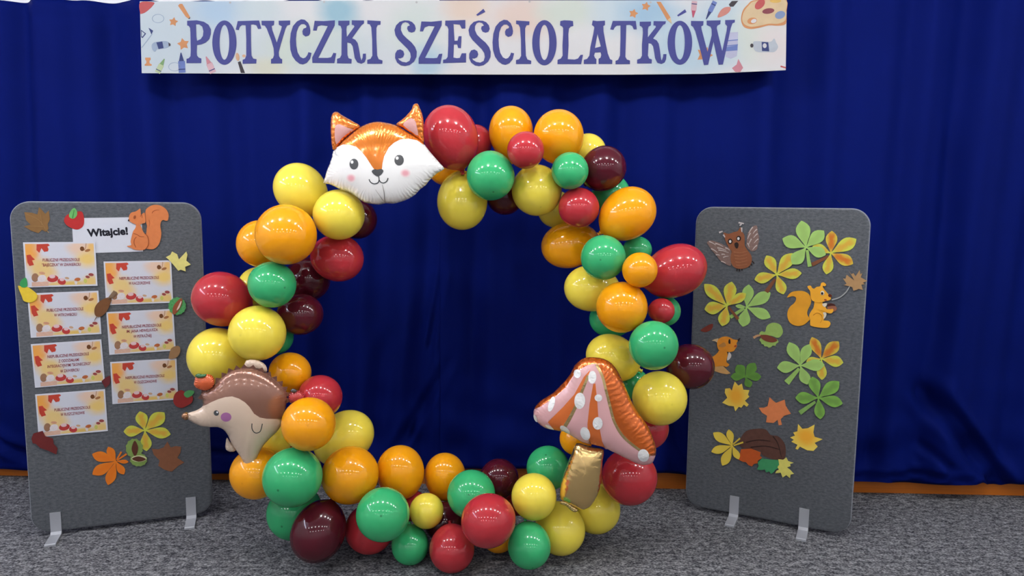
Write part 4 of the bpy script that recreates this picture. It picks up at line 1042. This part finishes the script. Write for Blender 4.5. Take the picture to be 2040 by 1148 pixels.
BALLOONS = [
    (600, 380, 57, 50, 50, 'yellow', 3.389, "plump yellow balloon beside the fox's cheek, behind the big orange one"),
    (674, 428, 53, 50, 0, 'yellow', 3.294, "round yellow balloon under the fox's chin at inner rim"),
    (571, 468, 60, 60, 0, 'orange', 3.188, "very large round orange balloon in front, below two yellow balloons"),
    (521, 486, 48, 47, 0, 'orange', 3.419, "orange balloon peeking out behind the very large orange one"),
    (712, 437, 40, 39, 0, 'maroon', 3.497, "dark maroon balloon half hidden behind the yellow under the fox"),
    (671, 514, 54, 47, 10, 'red', 3.426, "oval red balloon at inner rim between yellow and maroon balloons"),
    (612, 555, 47, 44, 30, 'maroon', 3.558, "dark maroon balloon below an oval red one on inner rim"),
    (541, 567, 50, 46, 10, 'green', 3.240, "round green balloon between a red and two maroon balloons"),
    (444, 597, 60, 54, 30, 'red', 3.358, "large oval red balloon sticking out beside the card board's edge"),
    (517, 573, 42, 41, 0, 'yellow', 3.557, "sliver of yellow balloon behind the green and red ones"),
    (597, 627, 47, 41, -10, 'maroon', 3.432, "glossy maroon balloon at inner rim next to a large yellow one"),
    (550, 672, 35, 34, 0, 'green', 3.501, "sliver of green balloon behind a large yellow one above the hedgehog"),
    (514, 664, 57, 55, 0, 'yellow', 3.274, "large yellow balloon below the green one, above the hedgehog's back"),
    (436, 711, 60, 57, 30, 'yellow', 3.389, "large yellow balloon behind the hedgehog's head, beside the card board"),
    (577, 742, 45, 40, 10, 'orange', 3.438, "orange balloon touching the hedgehog's back quills"),
    (637, 790, 45, 43, 20, 'red', 3.370, "red balloon behind the hedgehog's rump at inner rim"),
    (615, 845, 55, 53, 0, 'orange', 3.157, "large orange balloon covering the hedgehog's rump"),
    (684, 874, 66, 51, -35, 'yellow', 3.545, "oval yellow balloon at inner rim behind two orange ones"),
    (547, 868, 40, 39, 0, 'yellow', 3.463, "yellow balloon mostly hidden behind the hedgehog's belly"),
    (582, 885, 36, 35, 0, 'red', 3.620, "sliver of red balloon behind the hedgehog, above a green balloon"),
    (512, 942, 52, 51, -10, 'orange', 3.311, "orange balloon behind the hedgehog's foot"),
    (584, 950, 60, 58, -20, 'green', 3.178, "large round green balloon in front of the orange under the hedgehog"),
    (588, 1020, 56, 54, -20, 'green', 3.477, "green balloon low on the arch, behind maroon, beneath larger green"),
    (635, 1058, 62, 53, -68, 'maroon', 3.280, "large oval maroon balloon resting low beside two green balloons"),
    (697, 948, 61, 56, -60, 'orange', 3.318, "large round orange balloon between green and oval orange balloons"),
    (798, 942, 55, 47, 85, 'orange', 3.453, "upright oval orange balloon between two other orange balloons"),
    (887, 951, 49, 41, 85, 'orange', 3.548, "smaller upright oval orange balloon next to green and maroon balloons"),
    (737, 1053, 50, 49, 0, 'red', 3.409, "red balloon near the carpet behind a round green balloon"),
    (763, 1025, 54, 53, 0, 'green', 3.203, "large round green balloon beside the small yellow ball"),
    (850, 1019, 37, 34, 90, 'yellow', 3.342, "small yellow balloon like a ball in the bottom row"),
    (817, 1085, 40, 37, 80, 'green', 3.359, "small green balloon sitting on the carpet under the small yellow"),
    (900, 1092, 48, 45, 80, 'red', 3.294, "round red balloon sitting on the carpet next to small green"),
    (885, 1040, 40, 39, 0, 'maroon', 3.474, "dark maroon balloon hidden behind small yellow and green balloons"),
    (822, 1008, 30, 30, 0, 'red', 3.516, "sliver of red balloon behind the small yellow ball"),
    (939, 985, 50, 48, 80, 'green', 3.337, "green balloon in bottom row between an orange and a maroon"),
    (995, 956, 44, 39, 80, 'maroon', 3.500, "upright maroon balloon in front of the orange baseboard"),
    (974, 1037, 56, 53, 0, 'red', 3.137, "large glossy red balloon at front of the bottom row"),
    (1064, 991, 49, 45, 80, 'yellow', 3.280, "yellow balloon between a large red and a green at bottom"),
    (1092, 934, 47, 43, 80, 'green', 3.458, "green balloon beside the golden mushroom stem"),
    (1148, 874, 34, 33, 0, 'orange', 3.419, "orange balloon tucked under the mushroom cap behind its stem"),
    (1253, 950, 56, 55, 40, 'red', 3.389, "large red balloon under the mushroom cap's drooping edge"),
    (1288, 852, 44, 43, 0, 'red', 3.456, "red balloon behind the mushroom cap's shiny orange side"),
    (1186, 1012, 51, 48, 60, 'yellow', 3.549, "yellow balloon behind the bottom of the golden stem"),
    (1115, 1052, 54, 49, 60, 'yellow', 3.404, "large yellow balloon near carpet beside the golden stem's foot"),
    (1054, 1086, 47, 43, 80, 'green', 3.245, "oval green balloon on the carpet between red and yellow"),
    (993, 1066, 35, 34, 0, 'orange', 3.419, "sliver of orange balloon beneath the large glossy red one"),
    (1032, 998, 30, 29, 0, 'red', 3.576, "sliver of red balloon behind a yellow at bottom"),
    (1313, 793, 55, 54, 0, 'yellow', 3.303, "round yellow balloon beside the mushroom cap's shiny orange side"),
    (1374, 730, 49, 45, 10, 'maroon', 3.404, "dark maroon balloon reaching over the leaf board's edge"),
    (1301, 688, 49, 49, 0, 'green', 3.173, "round green balloon with dark tip above the mushroom, beside maroon"),
    (1222, 714, 57, 46, 25, 'yellow', 3.382, "yellow balloon just behind the top of the mushroom cap"),
    (1262, 765, 32, 31, 0, 'green', 3.475, "sliver of dark green balloon behind the mushroom cap's shoulder"),
    (1239, 612, 53, 51, 0, 'orange', 3.259, "round orange balloon in front of yellow and green, beside tiny red"),
    (1217, 637, 44, 36, 10, 'green', 3.557, "green balloon half hidden under an orange at inner rim"),
    (1317, 619, 27, 25, 0, 'red', 3.325, "tiny red balloon under the big oval red one"),
    (1325, 620, 31, 30, 0, 'green', 3.449, "green balloon peeking out behind the tiny red one"),
    (1343, 541, 66, 52, -25, 'red', 3.360, "big oval red balloon sticking out over the leaf board's corner"),
    (1274, 538, 36, 35, 0, 'orange', 3.182, "small round orange balloon in front of the big oval red"),
    (1180, 575, 57, 46, 5, 'yellow', 3.442, "oval yellow balloon at inner rim beneath a round green one"),
    (1202, 513, 46, 45, 0, 'green', 3.273, "round green balloon with dark tip between oval orange and small orange"),
    (1269, 498, 30, 27, 0, 'green', 3.430, "small dark green balloon behind the small round orange one"),
    (1249, 427, 60, 51, -35, 'orange', 3.333, "large oval orange balloon on outer rim, beside a round red"),
    (1137, 488, 60, 46, -10, 'orange', 3.526, "oval orange balloon lying sideways on inner rim, under a red"),
    (1154, 414, 42, 40, 0, 'red', 3.325, "round red balloon between two oval orange balloons"),
    (1216, 386, 39, 38, 0, 'green', 3.508, "green balloon peeking out between maroon and large oval orange"),
    (1201, 337, 48, 44, -40, 'maroon', 3.343, "dark maroon balloon on outer rim beside a small green"),
    (1135, 341, 38, 37, 0, 'green', 3.246, "small green balloon in front of maroon and orange ones"),
    (1171, 303, 37, 36, 0, 'yellow', 3.493, "sliver of yellow balloon behind orange and maroon at the top"),
    (1113, 274, 56, 50, 85, 'orange', 3.350, "large upright orange balloon at the top, beside the maroon"),
    (1047, 300, 38, 37, 0, 'red', 3.207, "small round red balloon nested between two upright orange ones"),
    (1018, 265, 53, 44, 90, 'orange', 3.426, "upright orange balloon at the top next to large red"),
    (1069, 378, 53, 50, 80, 'yellow', 3.373, "yellow balloon beneath small red ball at inner top rim"),
    (1108, 417, 38, 37, 0, 'yellow', 3.626, "yellow balloon half hidden behind red and yellow at inner rim"),
    (977, 349, 52, 48, 80, 'green', 3.265, "round green balloon with dark tip at top, below large red"),
    (1006, 391, 38, 37, 0, 'maroon', 3.520, "dark maroon balloon behind green and yellow at inner top rim"),
    (899, 275, 65, 54, 72, 'red', 3.323, "very large oval red balloon touching the fox's ear"),
    (946, 284, 36, 35, 0, 'red', 3.518, "red balloon peeking out behind the very large red one"),
    (921, 399, 60, 50, 90, 'yellow', 3.435, "oval yellow balloon hanging at inner rim below the fox's cheek tip"),
    (888, 336, 38, 34, 0, 'orange', 3.540, "sliver of orange balloon behind the fox's cheek tip"),
]

# ------------------------------------------------------------------ latex balloons
LATEX = {'yellow': latex('yellow_latex', (0.94, 0.77, 0.085)), 'orange': latex('orange_latex', (0.95, 0.385, 0.006)),
         'green': latex('green_latex', (0.045, 0.46, 0.17), 0.35), 'red': latex('red_latex', (0.50, 0.034, 0.045)),
         'maroon': latex('maroon_latex', (0.085, 0.007, 0.016))}
def balloon_mesh():
    seg, V, Fc = 36, [], []
    prof = []
    for i in range(1, 26):
        th = math.pi * i / 26
        r, z = math.sin(th) * (1 + 0.05 * math.cos(th)), math.cos(th)
        prof.append((r, z))
    prof = [p for p in prof if p[1] > -0.965] + [(0.20, -0.985), (0.11, -1.02), (0.075, -1.05)]
    V.append((0, 0, 1.0))
    for r, z in prof:
        V += [(r * math.cos(2 * math.pi * k / seg), r * math.sin(2 * math.pi * k / seg), z) for k in range(seg)]
    for k in range(seg):
        Fc.append((0, 1 + k, 1 + (k + 1) % seg))
    for j in range(len(prof) - 1):
        for k in range(seg):
            a, b_ = 1 + j * seg, 1 + (j + 1) * seg
            Fc.append((a + k, b_ + k, b_ + (k + 1) % seg, a + (k + 1) % seg))
    e = 1 + (len(prof) - 1) * seg
    Fc.append(tuple(e + k for k in reversed(range(seg))))
    return mesh('skin', V, Fc, True)
def knot_mesh():
    seg, V, Fc = 12, [], []
    prof = [(0.05, -1.035), (0.085, -1.055), (0.085, -1.085), (0.05, -1.10), (0.06, -1.13), (0.10, -1.16)]
    for r, z in prof:
        V += [(r * math.cos(2 * math.pi * k / seg), r * math.sin(2 * math.pi * k / seg), z) for k in range(seg)]
    for j in range(len(prof) - 1):
        for k in range(seg):
            Fc.append((j * seg + k, (j + 1) * seg + k, (j + 1) * seg + (k + 1) % seg, j * seg + (k + 1) % seg))
    Fc.append(tuple(range(seg))); Fc.append(tuple((len(prof) - 1) * seg + k for k in reversed(range(seg))))
    return mesh('knot', V, Fc, True)
base_skin, base_knot = balloon_mesh(), knot_mesh()
SK, KN = {}, {}
for c_, m_ in LATEX.items():
    SK[c_] = base_skin.copy(); SK[c_].name = 'skin'; SK[c_].materials.append(m_)
    KN[c_] = base_knot.copy(); KN[c_].name = 'knot'; KN[c_].materials.append(m_)
RCX, RCY, RRX, RRY = 898.0, 672.0, 372.0, 382.0
for (px, py, a, b_, ang, colr, d, label) in BALLOONS:
    p = at_depth(px, py, d)
    ra, rb = a * d / FPX, b_ * d / FPX
    th = math.atan2((py - RCY) / RRY, (px - RCX) / RRX)
    tx, ty = RCX + RRX * math.cos(th) - px, RCY + RRY * math.sin(th) - py     # towards the middle of the garland
    if a / b_ > 1.045:
        ca, sa = math.cos(math.radians(ang)), math.sin(math.radians(ang))
        s = 1 if tx * ca + ty * sa > 0 else -1
        kdir = (RT * ca - UPV * sa) * s + FWD * (0.9 if a / b_ < 1.13 else 0.22)
    else:
        q = max(1.0, math.hypot(tx, ty))
        kdir = FWD + (RT * (tx / q) - UPV * (ty / q)) * 0.28 + UPV * 0.02
    zax = (-kdir).normalized()
    rot = zax.to_track_quat('Z', 'Y').to_matrix().to_4x4()
    root = link('balloon', None)
    root.empty_display_size = 0.05
    root.matrix_world = Matrix.Translation(p) @ rot @ Matrix.Diagonal((rb, rb, ra, 1.0))
    link('skin', SK[colr], None, root)
    link('knot', KN[colr], None, root)
    tag(root, label, 'balloon', 'latex balloons of the ring arch')

# ------------------------------------------------------------------ foil balloons
def inside(pts, loop):
    x, y = pts[:, 0], pts[:, 1]
    r = np.zeros(len(pts), bool)
    L_ = np.array(loop); n = len(L_)
    for i in range(n):
        x1, y1 = L_[i - 1]; x2, y2 = L_[i]
        if y1 == y2: continue
        c = ((y1 > y) != (y2 > y)) & (x < (x2 - x1) * (y - y1) / (y2 - y1) + x1)
        r ^= c
    return r
def edge_sd(pts, loop):
    L_ = np.array(loop); A = L_; B = np.roll(L_, -1, 0)
    seg = B - A; ln = np.hypot(seg[:, 0], seg[:, 1]); acc = np.concatenate([[0], np.cumsum(ln)[:-1]])
    d = pts[:, None, :] - A[None]
    t = np.clip((d * seg[None]).sum(2) / np.maximum(1e-12, (ln ** 2)[None]), 0, 1)
    q = A[None] + seg[None] * t[..., None]
    dist = np.hypot(*(pts[:, None, :] - q).transpose(2, 0, 1))
    k = dist.argmin(1); ii = np.arange(len(pts))
    return acc[k] + t[ii, k] * ln[k], dist[ii, k]
def fill(loops, outer, step):
    """triangulate the area of `outer`, with every loop as a crease line"""
    lo = np.array(outer).min(0); hi = np.array(outer).max(0)
    gx, gy = np.meshgrid(np.arange(lo[0], hi[0], step), np.arange(lo[1], hi[1], step * 0.866))
    gx[1::2] += step / 2
    G = np.stack([gx.ravel(), gy.ravel()], 1)
    G = G[inside(G, outer)]
    for l in loops:
        if len(G): G = G[edge_sd(G, l)[1] > step * 0.45]
    v, e = [], []
    for l in loops:
        b0 = len(v); n = len(l)
        v += [Vector(p) for p in l]
        e += [(b0 + i, b0 + (i + 1) % n) for i in range(n)]
    v += [Vector((float(p[0]), float(p[1]))) for p in G]
    ov, oe, of, *_ = delaunay_2d_cdt(v, e, [], 0, 1e-7)
    P_ = np.array([(p[0], p[1]) for p in ov])
    T_ = np.array([f for f in of if len(f) == 3])
    cen = P_[T_].mean(1)
    T_ = T_[inside(cen, outer)]
    a, b_, c = P_[T_[:, 0]], P_[T_[:, 1]], P_[T_[:, 2]]
    ar = (b_[:, 0] - a[:, 0]) * (c[:, 1] - a[:, 1]) - (b_[:, 1] - a[:, 1]) * (c[:, 0] - a[:, 0])
    T_[ar < 0] = T_[ar < 0][:, ::-1]
    T_ = T_[np.abs(ar) > 1e-10]
    used = np.unique(T_); mp_ = -np.ones(len(P_), int); mp_[used] = np.arange(len(used))
    return P_[used], mp_[T_]
def puff(P_, T_, height, power=0.5):
    n = len(P_)
    ed = {}
    for t in T_:
        for i in range(3):
            k = (min(t[i], t[i - 1]), max(t[i], t[i - 1])); ed[k] = ed.get(k, 0) + 1
    bnd = np.zeros(n, bool)
    for (i, j), c in ed.items():
        if c == 1: bnd[i] = bnd[j] = True
    A = np.zeros((n, n)); rhs = np.zeros(n)
    # cotangent weights: true Poisson membrane
    area_v = np.zeros(n)
    for t in T_:
        p = P_[t]
        ar = abs((p[1, 0] - p[0, 0]) * (p[2, 1] - p[0, 1]) - (p[1, 1] - p[0, 1]) * (p[2, 0] - p[0, 0]))
        for i in range(3):
            a, b_, c = t[i], t[(i + 1) % 3], t[(i + 2) % 3]
            u, w = P_[b_] - P_[a], P_[c] - P_[a]
            cot = max(0.02, min(20.0, float(u @ w) / max(ar, 1e-12))) * 0.5
            A[b_, c] -= cot; A[c, b_] -= cot; A[b_, b_] += cot; A[c, c] += cot
            area_v[a] += ar / 6
    rhs = area_v.copy()
    A[bnd] = 0; A[bnd, bnd] = 1; rhs[bnd] = 0
    u = np.maximum(0, np.linalg.solve(A, rhs))
    h = u ** power
    return h / h.max() * height, bnd
class Foil:
    def __init__(self, name, label, fr, T):
        self.fr, self.T = fr, T
        self.root = link(name, None)
        self.root.matrix_world = fr.m
        tag(self.root, label, 'foil balloon')
    def uv(self, pts):
        return [self.fr.loc(*q) for q in self.T(pts)]
    def body(self, name, outline, mats, zones=(), height=0.05, step=0.009, back=0.8, z=0.0, label=None, parent=None):
        o_ = self.uv(outline)
        if area(o_) < 0: o_ = o_[::-1]
        zl_ = [self.uv(q) for q, _ in zones]
        P_, T_ = fill([o_] + zl_, o_, step)
        h, bnd = puff(P_, T_, height)
        s, d = edge_sd(P_, o_)
        n = len(P_)
        V = [(x, y, z + hh) for (x, y), hh in zip(P_, h)]
        bi = np.arange(n); extra = []
        for i in range(n):
            if not bnd[i]:
                bi[i] = n + len(extra); extra.append(i)
        V += [(P_[i, 0], P_[i, 1], z - back * h[i]) for i in extra]
        Fc = [tuple(int(q) for q in t) for t in T_] + [tuple(int(bi[q]) for q in t[::-1]) for t in T_]
        me = mesh(name, V, Fc, True)
        for mm in mats: me.materials.append(mm)
        mi = np.zeros(len(T_), int)
        cen = P_[T_].mean(1)
        for (q, k), zz in zip(zones, zl_):
            mi[inside(cen, zz)] = k
        allmi = np.concatenate([mi, mi]).astype(np.int32)
        me.polygons.foreach_set('material_index', allmi)
        ss = np.concatenate([s, s[extra]]) if extra else s
        dd = np.concatenate([d, d[extra]]) if extra else d
        for nm, arr in (('edge_s', ss), ('edge_d', dd)):
            at = me.attributes.new(nm, 'FLOAT', 'POINT'); at.data.foreach_set('value', arr.astype(np.float32))
        ob = link(name, me, None, parent or self.root)
        if label: ob['label'] = label
        self.bvh = BVHTree.FromPolygons([Vector(v) for v in V[:n]], [tuple(int(q) for q in t) for t in T_])
        return ob
    def decal(self, name, polys, mt, parent, off=0.0009, step=0.006, bvh=None):
        V, Fc = [], []
        bvh = bvh or self.bvh
        for pl in (polys if isinstance(polys[0][0], (tuple, list)) else [polys]):
            o_ = self.uv(pl)
            P_, T_ = fill([o_], o_, step)
            b0 = len(V)
            for x, y in P_:
                hit = bvh.ray_cast(Vector((x, y, 1.0)), Vector((0, 0, -1)))
                V.append((x, y, (hit[0].z if hit[0] else 0.0) + off))
            Fc += [tuple(int(b0 + q) for q in t) for t in T_]
        me = mesh(name, V, Fc, True)
        return link(name, me, mt, parent)

def facing(px, py, d, yaw=0.0, roll=0.0):
    e = Matrix.Rotation(yaw, 3, 'Z') @ RT0
    return Frame(at_depth(px, py, d), e, (0, 0, 1))

f_white = foil('foil_white', (214, 214, 212), 0.0, 0.16, k=0.84, crimp=1.0, lam=0.016, sig=0.02)
f_orange = foil('foil_orange', (212, 118, 34), 0.45, 0.17, crimp=1.1, lam=0.016, sig=0.03)
f_ear = foil('foil_ear_orange', (214, 120, 44), 0.6, 0.2, crimp=0.8, lam=0.022, sig=0.02, fine=0.9)
f_earin = foil('foil_ear_pink', (196, 148, 144), 0.0, 0.25, crimp=0.3)
f_dark = foil('foil_black_print', (64, 66, 68), 0.0, 0.25, crimp=0)
f_blush = radial_mat('foil_blush', (214, 214, 212), (208, 150, 158), 0.84)
f_shine = paper('foil_shine_print', (216, 216, 218), 0.3, var=0.02)

# fox head
FXT = zt(630, 200, 5.219)
fr = facing(760, 320, 3.185, -0.10)
fx = Foil('fox_foil_balloon', 'orange and white foil balloon shaped as a smiling fox head', fr, FXT)
head = [(210,500),(270,430),(340,370),(400,320),(460,275),(540,240),(600,225),(665,222),(740,235),(820,255),(880,285),(960,335),(1030,375),(1090,420),(1130,465),(1170,520),(1230,590),(1290,660),(1332,712),(1270,750),(1220,790),(1170,840),(1140,880),(1080,925),(1030,980),(960,1025),(880,1055),(800,1075),(725,1070),(650,1085),(570,1075),(500,1060),(440,1020),(390,985),(330,950),(260,930),(190,895),(130,870),(75,860),(95,790),(110,730),(140,660),(165,590),(175,530)]
mask = [(140,560),(150,480),(240,400),(340,330),(430,260),(540,205),(665,195),(800,220),(900,270),(1000,330),(1100,400),(1150,460),(1120,462),(1060,420),(980,405),(900,415),(840,450),(790,500),(745,590),(730,660),(722,735),(690,728),(655,735),(630,705),(600,660),(560,600),(510,540),(450,490),(380,470),(300,465),(220,490)]
hd = fx.body('head', sm(head, 2), [f_white, f_orange], [(mask, 1)], 0.062, 0.0085)
hb = fx.bvh
for ex, ey in ((434, 670), (897, 630)):
    e = fx.decal('eye', ell(ex, ey, 47, 55), f_dark, hd)
    fx.decal('eye_shine', ell(ex - 19, ey - 21, 15, 17), f_shine, e, 0.0016)
fx.decal('nose', sm([(620,742),(650,722),(680,727),(718,720),(740,740),(720,775),(680,797),(640,775)], 3), f_dark, hd, 0.0012)
fx.decal('mouth', [stroke([(590,825),(605,855),(640,872),(680,860),(693,830),(690,795)], 10), stroke([(693,830),(710,855),(740,862),(770,845),(785,812)], 10)], f_dark, hd, 0.0012)
f_crease_shade = foil('foil_crease_shade', (150, 148, 142), 0.0, 0.3, crimp=0)
fx.decal('crease', [stroke([(722, 880), (735, 960), (728, 1062)], 4, 12), stroke([(650, 930), (690, 1000), (722, 1060)], 3, 8)], f_crease_shade, hd)  # grey strips paint in the shade of the chin crease
for ex, ey in ((400, 812), (958, 762)):
    fx.decal('blush', ell(ex, ey, 62, 52, -8), f_blush, hd)
er = fx.body('ear', sm([(165,505),(150,400),(145,280),(150,180),(170,130),(215,118),(260,150),(330,190),(400,230),(455,270),(380,330),(300,400),(240,460),(200,510)], 2), [f_ear], (), 0.024, 0.006, z=-0.004)
fx.decal('ear_inside', sm([(215,460),(205,370),(215,270),(265,255),(340,290),(395,310),(330,350),(270,400)], 2), f_earin, er)
er = fx.body('ear', sm([(825,250),(880,205),(940,150),(990,90),(1005,45),(1050,30),(1075,80),(1100,140),(1115,230),(1115,340),(1118,455),(1080,420),(1000,360),(900,290)], 2), [f_ear], (), 0.024, 0.006, z=-0.004)
fx.decal('ear_inside', sm([(910,260),(950,215),(1000,190),(1040,220),(1055,280),(1065,370),(1000,330)], 2), f_earin, er)

# hedgehog
HT = zt(350, 700, 4.415)
fr = facing(470, 820, 3.185, 0.33)
hg = Foil('hedgehog_foil_balloon', 'brown and cream foil balloon shaped as a hedgehog carrying apples', fr, HT)
f_cream = foil('foil_cream', (202, 180, 160), 0.0, 0.3, crimp=0.5, lam=0.02, sig=0.02)
f_brown = foil('foil_brown', (138, 98, 82), 0.35, 0.2, crimp=0.5, lam=0.022, sig=0.02)
f_quill = foil('foil_quill', (112, 74, 62), 0.3, 0.25, crimp=0.3)
f_gold = foil('foil_gold', (226, 190, 124), 0.9, 0.2, k=0.85, crimp=0.6, lam=0.03, sig=0.02, fine=3.2, fscale=13)
f_bronze = foil('foil_bronze', (150, 108, 78), 0.8, 0.2, crimp=0.3)
outl = [(100,546),(170,525),(225,495),(240,470),(235,420),(222,375),(280,340),(345,285),(400,235),(450,195),(510,165),(570,150),(640,148),(715,160),(785,190),(845,228),(895,265),(940,310),(972,355),(980,405),(975,460),(968,510),(955,560),(935,600),(925,655),(890,710),(845,750),(798,800),(758,850),(722,920),(692,990),(655,1028),(620,1030),(600,985),(570,930),(530,870),(490,810),(460,740),(420,690),(370,668),(300,668),(220,660),(160,632),(110,602),(98,575)]
back = [(200,500),(195,350),(330,250),(450,150),(640,110),(800,150),(960,280),(1010,400),(1000,570),(945,590),(880,577),(800,570),(740,555),(690,520),(650,460),(610,420),(560,390),(500,372),(440,380),(380,400),(320,428),(270,458),(240,478)]
bd = hg.body('body', sm(outl, 2), [f_cream, f_brown], [(back, 1)], 0.056, 0.0085)
arc = [(238,430),(222,375),(280,340),(345,285),(400,235),(450,195),(510,165),(570,150),(640,148),(715,160),(785,190),(845,228),(895,265),(940,310),(972,355),(980,405),(975,460)]
dense = sm(arc, 2, False)
teeth = []
for i, (x, y) in enumerate(dense):
    x0, y0 = dense[max(i - 1, 0)]; x1, y1 = dense[min(i + 1, len(dense) - 1)]
    l = math.hypot(x1 - x0, y1 - y0)
    k = 34 if i % 2 else -4
    teeth.append((x + (y1 - y0) / l * k, y - (x1 - x0) / l * k))
inner = [(x * 0.94 + 600 * 0.06, y * 0.94 + 420 * 0.06) for x, y in dense]
pl = hg.uv(teeth + inner[::-1])
link('quill_fringe', slab('quill_fringe', [(pl, [])], -0.001, 0.0012), f_quill, hg.root)
e = hg.decal('eye', ell(362, 520, 23, 24), f_dark, bd)
hg.decal('eye_shine', ell(370, 512, 8, 8), f_shine, e, 0.0016)
hg.decal('cheek', ell(447, 552, 47, 41, -10), foil('foil_mauve', (160, 100, 150), 0, 0.3, crimp=0), bd)
hg.decal('arm_line', stroke([(672,605),(672,650),(690,683),(715,692),(745,675),(762,610)], 8), f_dark, bd)
hg.body('snout', sm([(48,575),(65,545),(92,536),(112,550),(112,598),(76,607)], 2), [f_bronze], (), 0.014, 0.004, back=1.0)
hg.body('paw', sm([(450,765),(475,800),(510,840),(528,880),(480,892),(440,870),(438,820)], 2), [f_cream], (), 0.012, 0.005, back=1.0, z=-0.01)
hg.body('inflation_tab', sm([(605,150),(618,88),(700,80),(770,108),(802,150),(798,195),(740,170),(660,155)], 2), [f_cream], (), 0.012, 0.006, back=1.0, z=-0.012)
f_apple = foil('foil_apple', (206, 92, 48), 0.2, 0.25, crimp=0.8, lam=0.01, sig=0.012)
f_apple2 = foil('foil_apple_red', (184, 66, 66), 0.2, 0.25, crimp=0.8, lam=0.01, sig=0.012)
f_leafg = foil('foil_leaf_green', (46, 100, 58), 0.1, 0.3, crimp=0.3)
ap = hg.body('apple', sm([(165,262),(180,215),(230,205),(280,195),(325,210),(345,255),(330,310),(270,342),(205,330),(165,300)], 2), [f_apple], (), 0.020, 0.005, back=1.0, z=0.012)
hg.body('apple_leaf', sm([(175,200),(205,182),(240,190),(270,185),(275,205),(235,220),(195,222)], 2), [f_leafg], (), 0.008, 0.004, back=1.0, z=0.030, parent=ap)
ap = hg.body('apple', sm([(990,400),(1010,365),(1060,345),(1110,360),(1132,400),(1110,440),(1040,455),(1000,450)], 2), [f_apple2], (), 0.018, 0.005, back=1.0, z=0.0)
hg.body('apple_leaf', sm([(1005,340),(1030,320),(1065,335),(1060,355),(1025,358)], 2), [f_dark], (), 0.006, 0.004, back=1.0, z=0.016, parent=ap)

# mushroom
MT = zt(1050, 700, 3.479)
fr = facing(1185, 850, 3.19, -0.12)
mu = Foil('mushroom_foil_balloon', 'pink and orange striped foil toadstool balloon with white dots and gold stem', fr, MT)
f_pink = foil('foil_pink', (206, 158, 158), 0.0, 0.28, crimp=0.5, lam=0.018, sig=0.02)
f_mor = foil('foil_cap_orange', (206, 100, 34), 0.55, 0.16, crimp=0.8, lam=0.024, sig=0.05, fine=0.9)
f_stripe = foil('foil_stripe', (204, 104, 44), 0.1, 0.25, crimp=0.2)
f_trim = foil('foil_gold_trim', (206, 178, 120), 0.8, 0.2, crimp=0.3)
cap = [(45,440),(55,390),(100,340),(180,290),(250,220),(300,160),(330,100),(380,55),(430,42),(500,45),(560,65),(610,110),(650,180),(690,270),(730,360),(780,440),(830,510),(870,590),(895,680),(885,740),(860,780),(800,790),(740,770),(650,725),(560,680),(520,662),(440,645),(380,630),(330,600),(240,550),(180,545),(120,530),(70,490)]
z_r = [(478,20),(478,72),(520,130),(545,230),(580,370),(605,460),(665,560),(765,650),(845,705),(920,735),(920,600),(760,340),(660,120),(560,30)]
z_l = [(30,410),(45,405),(100,372),(190,312),(270,240),(340,130),(420,85),(478,72),(478,20),(330,30),(180,230),(40,340)]
z_a = [(440,110),(395,160),(330,280),(250,370),(148,472),(190,532),(232,548),(262,500),(330,390),(360,310),(415,190)]
z_b = [(460,205),(475,200),(488,330),(498,480),(520,600),(545,672),(500,690),(440,660),(425,580),(420,480),(435,340)]
cp = mu.body('cap', sm(cap, 2), [f_pink, f_mor, f_stripe], [(z_r, 1), (z_l, 1), (z_a, 2), (z_b, 2)], 0.060, 0.0095)
mu.decal('gold_trim', stroke([(480,75),(520,150),(545,240),(575,360),(605,465),(665,565),(765,652),(850,708)], 18), f_trim, cp)
mu.decal('gold_trim', stroke([(425,150),(385,250),(345,350),(300,440),(262,505)], 16, 26), f_trim, cp)
for x, y, rx, ry, rt in ((350,143,25,28,20),(453,160,28,42,5),(368,320,37,55,5),(495,298,26,24,0),(490,473,34,44,0),(405,548,32,50,-15),(266,530,24,44,-40),(173,352,20,50,18),(803,702,38,48,-15),(160,515,12,34,-55),(60,462,12,30,-20)):
    mu.decal('dot', ell(x, y, rx, ry, rt), f_white, cp, 0.0018)
sm_ = mu.body('stem', sm([(342,640),(400,652),(470,668),(532,686),(524,760),(518,860),(502,960),(470,1040),(425,1090),(375,1100),(320,1075),(270,1052),(235,1030),(226,990),(238,900),(272,800),(310,710)], 2), [f_gold], (), 0.052, 0.0075, back=0.8, z=-0.004, label='gold metallic foil stem')
mu.body('tail_tab', sm([(228,1040),(270,1040),(320,1075),(355,1098),(335,1115),(305,1105),(270,1070),(232,1058)], 2), [f_trim], (), 0.005, 0.005, back=1.0, z=0.004)
